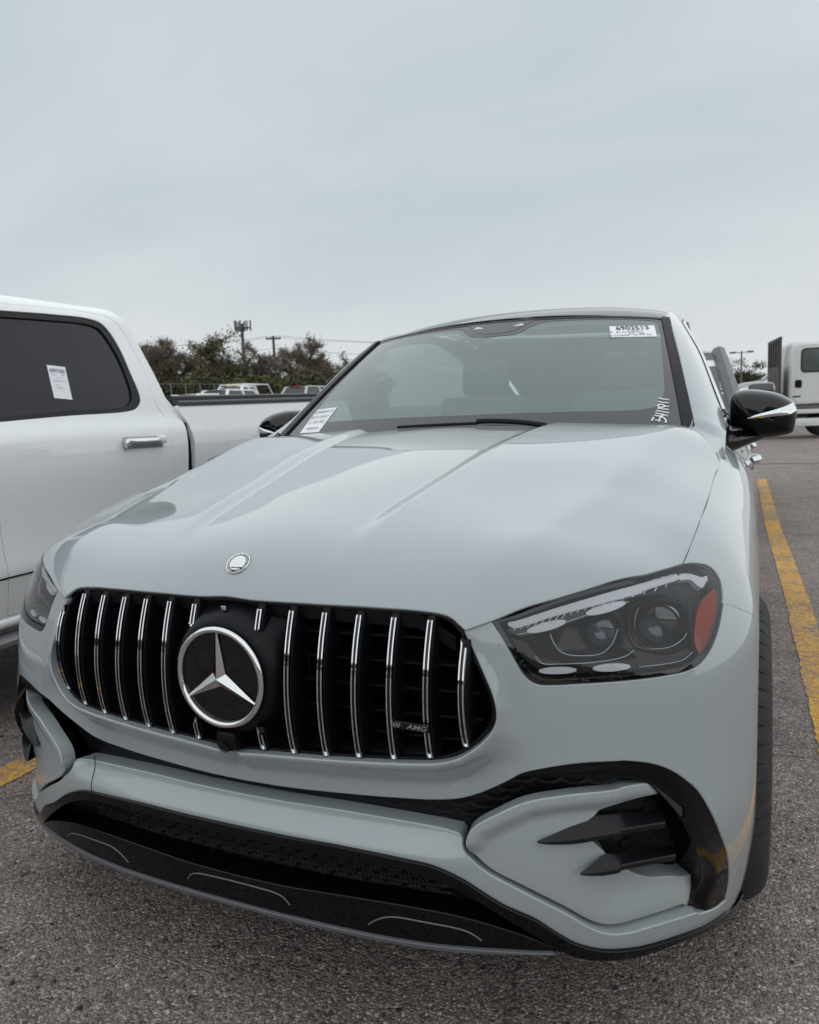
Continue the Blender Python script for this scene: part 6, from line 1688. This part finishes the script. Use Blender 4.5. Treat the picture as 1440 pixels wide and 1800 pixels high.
# ------------------------------------------------------------------ far vehicles on the left
def back_up(p, dy): return (p[0], p[1]+dy, float(ground_h(p[0], p[1])))
wpk = car('parked_pickup', back_up(ground_at(411, 42), -1.9), 0.05, 'white pickup with a ladder rack and amber beacon beyond the bed of the near truck', 'truck', WHT2, 'pickup', H=2.02, L=5.6, Wd=2.0, glass=GLASSG)
b = MB()
for sx_ in (1, -1):
    b.tube([(0.72*sx_, 2.05, 1.95), (0.72*sx_, 2.1, 2.12), (0.72*sx_, 4.6, 2.12), (0.80*sx_, 5.3, 1.2)], 0.03, 6)
for y in (2.3, 3.2, 4.2): b.tube([(-0.72, y, 2.12), (0.72, y, 2.12)], 0.025, 6)
b.build('ladder_rack', WHT2, wpk)
b = MB(); b.box((0, 2.25, 2.10), (0.8, 0.18, 0.10), bev=0.03); b.build('beacon_bar', pmat('beacon', (0.75, 0.70, 0.5), rough=0.3), wpk)
sp = car('parked_suv', back_up(ground_at(516, 43), 5.2), PI-0.03, 'silver SUV seen from behind with a red centre brake lamp', 'car', SILV, 'suv', H=2.06, L=5.2, Wd=2.0)
b = MB(); b.box((0, 4.52, 2.02), (0.42, 0.06, 0.05), bev=0.01); b.build('brake_lamp', RED, sp)
car('parked_car', back_up(ground_at(364, 36), 4.6), PI+0.03, 'low white car with a dark rear window beyond the near truck bed', 'car', WHT2, 'suv', H=1.80, L=4.6, Wd=1.9)
car('parked_sedan', back_up(ground_at(320, 33), -1.5), 0.05, 'white sedan whose roof just shows beside the near truck cab', 'car', WHT2, 'sedan', H=1.60, L=4.7, Wd=1.85)

# ------------------------------------------------------------------ right background
car('parked_suv', ground_at(1292, 36), -PI/2-0.1, 'silver SUV with dark windows behind the white car', 'car', SILV, 'suv', H=2.05, L=4.9, Wd=1.95)
car('parked_suv', ground_at(1287, 32), -PI/2+0.06, 'white SUV parked nose left in front of the silver one', 'car', WHT2, 'suv', H=1.92, L=4.7, Wd=1.9)
gt0 = ground_at(1383, 24)
tk = empty('cab_over_truck', gt0, 'white cab-over work truck with a dark steel headboard behind its cab', 'truck', rz=0.10)
WT = pmat('work_truck_white', (0.66, 0.67, 0.66), rough=0.4, coat=0.4)
# cab shell: rounded rear edge, sloping front, openings left for the side windows
V = []; Fc = []; zs_ = [0.98, 1.2, 1.75, 2.25, 2.55, 2.68, 2.73]; ins = [0.0, 0.0, 0.0, 0.02, 0.06, 0.14, 0.30]
def cab_ring(z, i): 
    fx = 1.95-max(0, z-1.5)*0.22-i*0.5; bx = 0.02+i*0.6; y0, y1 = 0.0+i*0.7, 1.95-i*0.7; r = 0.12
    pts = []
    for cx_0, cy_0, a0 in ((bx+r, y0+r, PI), (fx-r, y0+r, 1.5*PI), (fx-r, y1-r, 0), (bx+r, y1-r, 0.5*PI)):
        for k in range(5): a = a0+k*PI/8; pts.append((cx_0+r*math.cos(a), cy_0+r*math.sin(a), z))
    return pts
for z, i in zip(zs_, ins): V += cab_ring(z, i)
for j in range(len(zs_)-1):
    for k in range(20): Fc.append((j*20+k, j*20+(k+1) % 20, (j+1)*20+(k+1) % 20, (j+1)*20+k))
Fc += [tuple((len(zs_)-1)*20+k for k in range(20)), tuple(range(19, -1, -1))]
mesh_obj('cab', V, Fc, WT, tk, sharp=50)
def rpoly(x0, x1, z0, z1, r, y, seg=5, tl=0.0):
    out = []
    for cx_0, cz, a0 in ((x1-r, z1-r, 0), (x0+r+tl, z1-r, 0.5*PI), (x0+r, z0+r, PI), (x1-r, z0+r, 1.5*PI)):
        for k in range(seg): a = a0+k*PI/2/(seg-1); out.append((cx_0+r*math.cos(a), y, cz+r*math.sin(a)))
    return out
def plate(name, pts, th, mat, parent): 
    n_ = len(pts); V_ = pts+[(x, y+th, z) for x, y, z in pts]
    return mesh_obj(name, V_, [tuple(range(n_)), tuple(range(2*n_-1, n_-1, -1))]+[(k, n_+k, n_+(k+1) % n_, (k+1) % n_) for k in range(n_)], mat, parent, smooth=False)
dr = plate('door', rpoly(0.20, 1.42, 1.02, 2.60, 0.10, -0.014), 0.03, WT, tk)
plate('window_seal', rpoly(0.32, 1.36, 1.83, 2.50, 0.12, -0.022), 0.012, SEALM, tk)
plate('side_window', rpoly(0.36, 1.32, 1.87, 2.46, 0.10, -0.028), 0.012, pmat('green_tint_glass', (0.09, 0.11, 0.11), rough=0.06), tk)
plate('door_handle', rpoly(0.19, 0.36, 1.42, 1.64, 0.05, -0.030), 0.03, SATINB, tk)
plate('name_plate', rpoly(0.14, 0.34, 1.16, 1.20, 0.01, -0.020), 0.01, SATINB, tk)
b = MB(); b.box((1.00, -0.10, 1.95), (0.05, 0.05, 0.9)); b.box((1.75, -0.22, 2.0), (0.10, 0.22, 0.42), bev=0.03); b.build('cab_mirror', SATINB, tk)
b = MB(); b.box((0.9, 0.95, 0.82), (1.9, 1.85, 0.26), bev=0.03); b.build('cab_base', DCHROME if False else pmat('chassis_grey', (0.10, 0.10, 0.10), rough=0.6), tk)
b = MB(); b.box((0.55, 0.02, 0.46), (2.4, 0.10, 0.22), bev=0.02); b.build('side_skirt', WT, tk)
b = MB(); b.box((0.65, 0.0, 0.76), (1.7, 0.06, 0.12), bev=0.015); b.build('step_rail', WT, tk)
b = MB(); b.box((0.95, 0.0, 0.66), (0.06, 0.06, 0.34)); b.build('step_bracket', SATINB, tk)
b = MB()
hb = pmat('steel_headboard', (0.035, 0.033, 0.035), rough=0.6)
b.box((-0.22, 0.95, 1.45), (0.05, 2.3, 1.2)); b.build('headboard_plate', hb, tk)
for y in np.linspace(-0.17, 2.07, 6):
    b = MB(); b.box((-0.22, y, 2.40), (0.05, 0.10, 0.75)); b.build('headboard_post', hb, tk)
b = MB(); b.box((-0.22, 0.95, 2.80), (0.06, 2.34, 0.08)); b.build('headboard_rail', hb, tk)
b = MB(); b.box((-2.6, 0.95, 0.86), (4.7, 2.2, 0.14), bev=0.02); b.build('flat_bed', hb, tk)
for x, y in ((1.15, 0.22), (1.15, 1.7), (-3.2, 0.22), (-3.2, 1.7)):
    b = MB(); b.lathe([(0.2, 0.11), (0.36, 0.12), (0.40, 0.09), (0.40, -0.09), (0.3, -0.11)], 32, 0, frame_mat((x, y, 0.40), (0, -1, 0))); b.build('wheel', RUBBER, tk)

# ------------------------------------------------------------------ trees, fence, poles
TWIG = pmat('bare_twigs', (0.17, 0.14, 0.115), rough=0.9, var=0.25)
BARK = pmat('bark', (0.06, 0.05, 0.042), rough=0.95, var=0.3, vscale=4)
def leafmat(name, c):
    mt = pmat(name, c, rough=0.75, spec=0.2, var=0.45, vscale=1.3); return mt
LEAVES = [leafmat('olive_leaves', (0.095, 0.088, 0.036)), leafmat('rust_leaves', (0.145, 0.098, 0.052)), leafmat('dark_evergreen', (0.052, 0.056, 0.027)), leafmat('dry_brown_leaves', (0.15, 0.122, 0.082))]
def tree(name, loc, Ht, Wt, seed, leaf, dens_, twig_n, label, group='trees beyond the fence', low=0.15):
    rr = random.Random(seed); root = empty(name, loc, label, 'tree', group)
    tb = MB(); ends = []
    def branch(p, d, L, r, lev):
        n_ = 4; pts = [np.array(p)]; dd = np.array(d)
        for k in range(n_):
            dd = dd+np.array([rr.gauss(0, 0.16), rr.gauss(0, 0.16), rr.gauss(0.04, 0.08)]); dd /= np.linalg.norm(dd); pts.append(pts[-1]+dd*L/n_)
        tb.tube(pts, [r*(1-0.5*k/n_) for k in range(n_+1)], 5 if lev < 2 else 3, cap=False)
        if lev >= 2: ends.extend(pts[1:])
        if lev < 3:
            for k in range(3 if lev else 5):
                i = rr.randint(1 if lev else 1, n_); a = rr.uniform(0, 2*PI); sp_ = rr.uniform(0.5, 1.1)
                nd = dd*0.6+np.array([math.cos(a)*sp_*Wt/Ht*1.6, math.sin(a)*sp_*Wt/Ht*1.6, rr.uniform(0.1, 0.7)]); nd /= np.linalg.norm(nd)
                branch(pts[i], nd, L*rr.uniform(0.45, 0.7), r*0.5, lev+1)
    for s_ in range(rr.choice((1, 2, 2))):
        branch((rr.uniform(-0.2, 0.2)*Wt*0.3, rr.uniform(-0.2, 0.2), 0), (rr.gauss(0, 0.12), rr.gauss(0, 0.12), 1), Ht*0.55, 0.035*Ht*0.55, 0)
    tk_ = tb.build('trunk', BARK, root, sharp=80)
    cb = MB(); E_ = np.array(ends)
    sc_ = np.array([Wt/2, Wt/2, 1.0])
    # normalise the crown to the wanted size
    mx = np.abs(E_[:, :2]).max()+1e-6; zmx = E_[:, 2].max()
    fx_, fz_ = min(1.6, Wt/2/mx), Ht*0.97/zmx
    for v in tk_.data.vertices: v.co = Vector((v.co.x*fx_, v.co.y*fx_, v.co.z*fz_))
    E_ = E_*np.array([fx_, fx_, fz_])
    V_ = []; F_ = []
    for k in range(twig_n):
        e = E_[rr.randrange(len(E_))]; d = np.array([rr.gauss(0, 1), rr.gauss(0, 1), rr.gauss(0.5, 0.8)]); d /= np.linalg.norm(d); L = rr.uniform(0.25, 0.75)*Ht/6
        q = e+d*L; w_ = np.array([0.016, 0.010, 0.0])*1.2; s_ = len(V_); V_ += [e-w_, e+w_, q]; F_.append((s_, s_+1, s_+2))
        w2_ = np.array([0.0, 0.013, 0.013]); s_ = len(V_); V_ += [e-w2_, e+w2_, q]; F_.append((s_, s_+1, s_+2))
    if F_: mesh_obj('twigs', V_, F_, TWIG, root, smooth=False)
    V_ = []; F_ = []
    for k in range(dens_):
        e = E_[rr.randrange(len(E_))]+np.array([rr.gauss(0, 0.28), rr.gauss(0, 0.28), rr.gauss(0, 0.25)])*Ht/6
        if rr.random() < low: e = e*np.array([1.0, 1.0, rr.uniform(0.15, 0.8)])
        a = np.array([rr.gauss(0, 1), rr.gauss(0, 1), rr.gauss(0, 1)]); a /= np.linalg.norm(a); c = np.cross(a, np.array([rr.gauss(0, 1), rr.gauss(0, 1), rr.gauss(0, 1)])); c /= np.linalg.norm(c)+1e-9
        s_ = rr.uniform(0.05, 0.11); i0 = len(V_); V_ += [e-a*s_, e+c*s_*0.5, e+a*s_, e-c*s_*0.5]; F_.append((i0, i0+1, i0+2, i0+3))
    if F_: mesh_obj('crown', V_, F_, leaf, root, smooth=False)
    return root
tree_list = [(258, 56, 5.4, 7.0, 1, 3800, 800, 'rust brown leafy tree standing at the truck cab edge'), (298, 60, 6.2, 6.0, 1, 900, 3400, 'tall bare twiggy tree rising behind the rust brown one'), (330, 55, 5.6, 6.4, 3, 2200, 3200, 'sparse brown tree left of the olive ones'),
             (368, 58, 6.2, 6.6, 0, 3600, 2400, 'olive tree with thin top left of the antenna tower'), (404, 55, 6.3, 6.8, 0, 6000, 900, 'dense olive green tree just below the antenna tower'), (452, 59, 6.0, 6.8, 3, 2200, 3600, 'bare brown tree between the antenna tower and the utility pole'),
             (495, 56, 5.5, 6.6, 3, 2000, 3800, 'twiggy grey brown tree right of the utility pole'), (535, 58, 6.0, 6.8, 3, 2400, 3800, 'broad twiggy tree behind the silver pickup'), (572, 57, 5.9, 6.8, 1, 2000, 3800, 'rounded twiggy tree with reddish tips right of the silver pickup'),
             (612, 60, 5.4, 7.0, 0, 3000, 3000, 'low olive tree beside the windshield pillar'), (655, 62, 4.8, 7.0, 0, 2400, 2400, 'small tree mostly hidden behind the windshield pillar')]
for i, (px, D, Ht, Wt, lf, dn, tn, lb) in enumerate(tree_list):
    tree('roadside_tree', ground_at(px, D), Ht*0.92, Wt, 100+i, LEAVES[lf], int(dn*1.35), int(tn*1.2), lb)
# evergreen scrub along the foot of the trees
def shrub(loc, Ht, Wt, seed, leaf, n_, label, group):
    rr = random.Random(seed); root = empty('roadside_shrub', loc, label, 'shrub', group); V_ = []; F_ = []
    blobs = [(rr.uniform(-0.35, 0.35)*Wt, rr.uniform(-0.3, 0.3)*Wt, rr.uniform(0.25, 0.75)*Ht, rr.uniform(0.18, 0.34)) for _ in range(9)]
    for k in range(n_):
        bx, by, bz, br = rr.choice(blobs); a = np.array([rr.gauss(0, 1), rr.gauss(0, 1), rr.gauss(0, 1)]); a /= np.linalg.norm(a); R_ = br*Wt*rr.uniform(0.6, 1.05)
        e = np.array([bx, by, bz])+a*R_*np.array([1, 1, 0.75]); e[2] = max(0.02, e[2])
        t = np.array([rr.gauss(0, 1), rr.gauss(0, 1), rr.gauss(0, 1)]); t /= np.linalg.norm(t); c = np.cross(t, a); c /= np.linalg.norm(c)+1e-9; s_ = rr.uniform(0.08, 0.16)
        i0 = len(V_); V_ += [e-t*s_, e+c*s_*0.6, e+t*s_, e-c*s_*0.6]; F_.append((i0, i0+1, i0+2, i0+3))
    mesh_obj('foliage', V_, F_, leaf, root, smooth=False)
    b = MB()
    for k in range(4): b.tube([(rr.uniform(-0.1, 0.1), rr.uniform(-0.1, 0.1), 0), (blobs[k][0], blobs[k][1], blobs[k][2])], [0.05, 0.02], 5)
    b.build('stem', BARK, root)
scrub_at = ['at the truck cab edge', 'under the tall bare tree', 'left of the white sedan roof', 'behind the white sedan roof', 'between the sedan and the low white car', 'behind the low white car', 'left of the dense olive tree', 'under the dense olive tree', 'below the antenna tower', 'behind the white pickup', 'below the utility pole', 'behind the silver pickup', 'right of the silver pickup', 'beside the windshield pillar', 'hidden by the windshield pillar']
for i, px in enumerate(range(245, 680, 30)):
    shrub(ground_at(px+rng.uniform(-5, 5), 50+rng.uniform(-1, 2)), rng.uniform(2.6, 3.4), rng.uniform(3.6, 4.4), 300+i, LEAVES[2 if i % 3 else 0], 1700, ('dark evergreen' if i % 3 else 'olive')+' scrub '+scrub_at[i], 'scrub below the trees')
# clump of trees far right
gx = ground_at(1303, 75)
tree('roadside_tree', gx, 3.9, 6.0, 501, LEAVES[2], 6500, 300, 'dark round tree under the twin lamp post', 'trees beyond the lot'); tree('roadside_tree', ground_at(1335, 95), 3.4, 6.0, 502, LEAVES[2], 2200, 200, 'low distant tree beside the steel headboard', 'trees beyond the lot')
# light pole
lp = empty('light_pole', ground_at(1302, 70), 'tall twin-headed lot light pole over the distant dark tree', 'light pole')
b = MB(); b.tube([(0, 0, 0), (0, 0, 4.35)], [0.09, 0.06], 8); b.build('pole', pmat('pole_grey', (0.10, 0.10, 0.11), rough=0.6), lp)
for sx_ in (1, -1):
    b = MB(); b.tube([(0, 0, 4.2), (0.5*sx_, 0, 4.25)], 0.035, 6); b.box((0.68*sx_, 0, 4.25), (0.5, 0.3, 0.14), bev=0.03); b.build('lamp_head', MATS['pole_grey'], lp)
# antenna tower
at0 = ground_at(437, 150); zt_t = 1.2757+(733-574)/FPX*150-at0[2]
tw_ = empty('antenna_tower', at0, 'tall dark mast carrying a ring of mobile antennas above the trees', 'tower')
MAST = pmat('mast_dark', (0.045, 0.045, 0.048), rough=0.7)
b = MB(); b.tube([(0, 0, 0), (0, 0, zt_t-0.4)], [0.45, 0.26], 10); b.build('mast', MAST, tw_)
b = MB()
for k in range(3):
    a = k*2*PI/3+0.3; a2 = a+2*PI/3; p = (1.7*math.cos(a), 1.7*math.sin(a), zt_t-1.2); q = (1.7*math.cos(a2), 1.7*math.sin(a2), zt_t-1.2); b.tube([p, q], 0.12, 6); b.tube([(0, 0, zt_t-1.2), p], 0.10, 6)
b.build('antenna_frame', MAST, tw_)
for k in range(3):
    a = k*2*PI/3+0.3; a2 = a+2*PI/3
    for t in (0.06, 0.35, 0.65, 0.94):
        x = 1.7*(math.cos(a)*(1-t)+math.cos(a2)*t); y = 1.7*(math.sin(a)*(1-t)+math.sin(a2)*t)
        b = MB(); b.box((x*1.08, y*1.08, zt_t-0.9+0.15*((k+int(t*10)) % 2)), (0.22, 0.18, 1.9), bev=0.04); b.build('antenna_panel', pmat('antenna_grey', (0.12, 0.125, 0.12), rough=0.6) if 'antenna_grey' not in MATS else MATS['antenna_grey'], tw_)
# utility pole and wires
up0 = ground_at(490, 72); zu = 1.2757+(731-597)/FPX*72-up0[2]
up = empty('utility_pole', up0, 'wooden utility pole with one crossarm above the bare trees', 'pole')
b = MB(); b.tube([(0, 0, 0), (0, 0, zu)], [0.16, 0.11], 8); b.build('pole', BARK, up)
b = MB(); b.box((0, 0, zu-0.25), (1.35, 0.10, 0.13), rot=Matrix.Rotation(0.5, 3, 'Z')); b.build('crossarm', BARK, up)
for k in (-0.6, -0.25, 0.25, 0.6):
    b = MB(); b.tube([(k*math.cos(0.5), k*math.sin(0.5), zu-0.20), (k*math.cos(0.5), k*math.sin(0.5), zu-0.02)], 0.03, 6); b.build('insulator', MAST, up)
for wi, dz in ((0.6, 0.0), (-0.6, 0.0), (0.0, -1.1)):
    b = MB(); p0 = np.array(up0)+np.array([wi*math.cos(0.5), wi*math.sin(0.5), zu-0.02+dz])
    for side in (-1, 1):
        p1 = p0+np.array([-26.0, -9.0, 1.4])*(-side if False else 1) if side < 0 else p0+np.array([34.0, 12.0, -1.0])
        pts_ = [p0*(1-t)+p1*t+np.array([0, 0, -1.0*4*t*(1-t)]) for t in np.linspace(0, 1, 14)]
        b = MB(); b.tube(pts_, 0.012, 4); o = b.build('wire', MAST, None); o.parent = up; o.location = -np.array(up0)
# chain-link fence
fx0, fx1 = np.array(ground_at(225, 46)), np.array(ground_at(455, 47))
fe = empty('chain_link_fence', tuple(fx0), 'grey chain-link fence running in front of the trees', 'fence')
FEM = pmat('galvanised', (0.16, 0.165, 0.17), rough=0.5, metal=0.5)
n_f = 9
for k in range(n_f+1):
    p = fx0+(fx1-fx0)*k/n_f; p[2] = float(ground_h(p[0], p[1]))
    b = MB(); b.tube([p-fx0, p-fx0+np.array([0, 0, 2.25])], 0.035, 6); b.build('post', FEM, fe)
    if k < n_f:
        q = fx0+(fx1-fx0)*(k+1)/n_f; q[2] = float(ground_h(q[0], q[1]))
        b = MB(); b.tube([p-fx0+np.array([0, 0, 2.2]), q-fx0+np.array([0, 0, 2.2])], 0.018, 6); b.build('top_rail', FEM, fe)
        b = MB()   # wire fabric: crossing diagonals
        L_ = np.linalg.norm((q-p)[:2]); ex = (q-p)/L_; nd_ = 36
        for j in range(-14, nd_):
            for s_ in (1, -1):
                x0 = j*L_/nd_ if s_ > 0 else (j+14)*L_/nd_; dx_ = 2.1*0.6*s_
                a_, c_2 = (x0, 0.05), (x0+dx_, 2.15)
                if not (0 <= a_[0] <= L_ and 0 <= c_2[0] <= L_): continue
                pa, pb = p-fx0+ex*a_[0]+np.array([0, 0, a_[1]]), p-fx0+ex*c_2[0]+np.array([0, 0, c_2[1]])
                b.tube([pa, pb], 0.004, 3, cap=False)
        o = b.build('wire_mesh', FEM, fe); o['kind'] = 'stuff'

# unseen tree belt added behind the camera, darkening reflections in paint and chrome
rr = random.Random(77); V_ = []; F_ = []
for k in range(9000):
    az = math.radians(rr.uniform(95, 285)); R_ = rr.uniform(62, 68); hmax = 6.0+1.3*math.sin(az*9)+0.9*math.sin(az*23+1); z = hmax*rr.random()**0.8
    e = np.array([0.9+R_*math.sin(az), -1.2+R_*math.cos(az), z]); a = np.array([rr.gauss(0, 1), rr.gauss(0, 1), rr.gauss(0, 1)]); a /= np.linalg.norm(a); c = np.cross(a, np.array([rr.gauss(0, 1), rr.gauss(0, 1), rr.gauss(0, 1)])); c /= np.linalg.norm(c)+1e-9
    s_ = rr.uniform(0.5, 1.0); i0 = len(V_); V_ += [e-a*s_, e+c*s_*0.7, e+a*s_, e-c*s_*0.7]; F_.append((i0, i0+1, i0+2, i0+3))
tag(mesh_obj('reflection_tree_belt', V_, F_, LEAVES[2], None, smooth=False), 'unseen belt of dark trees added to darken reflections', 'trees', kind='stuff')
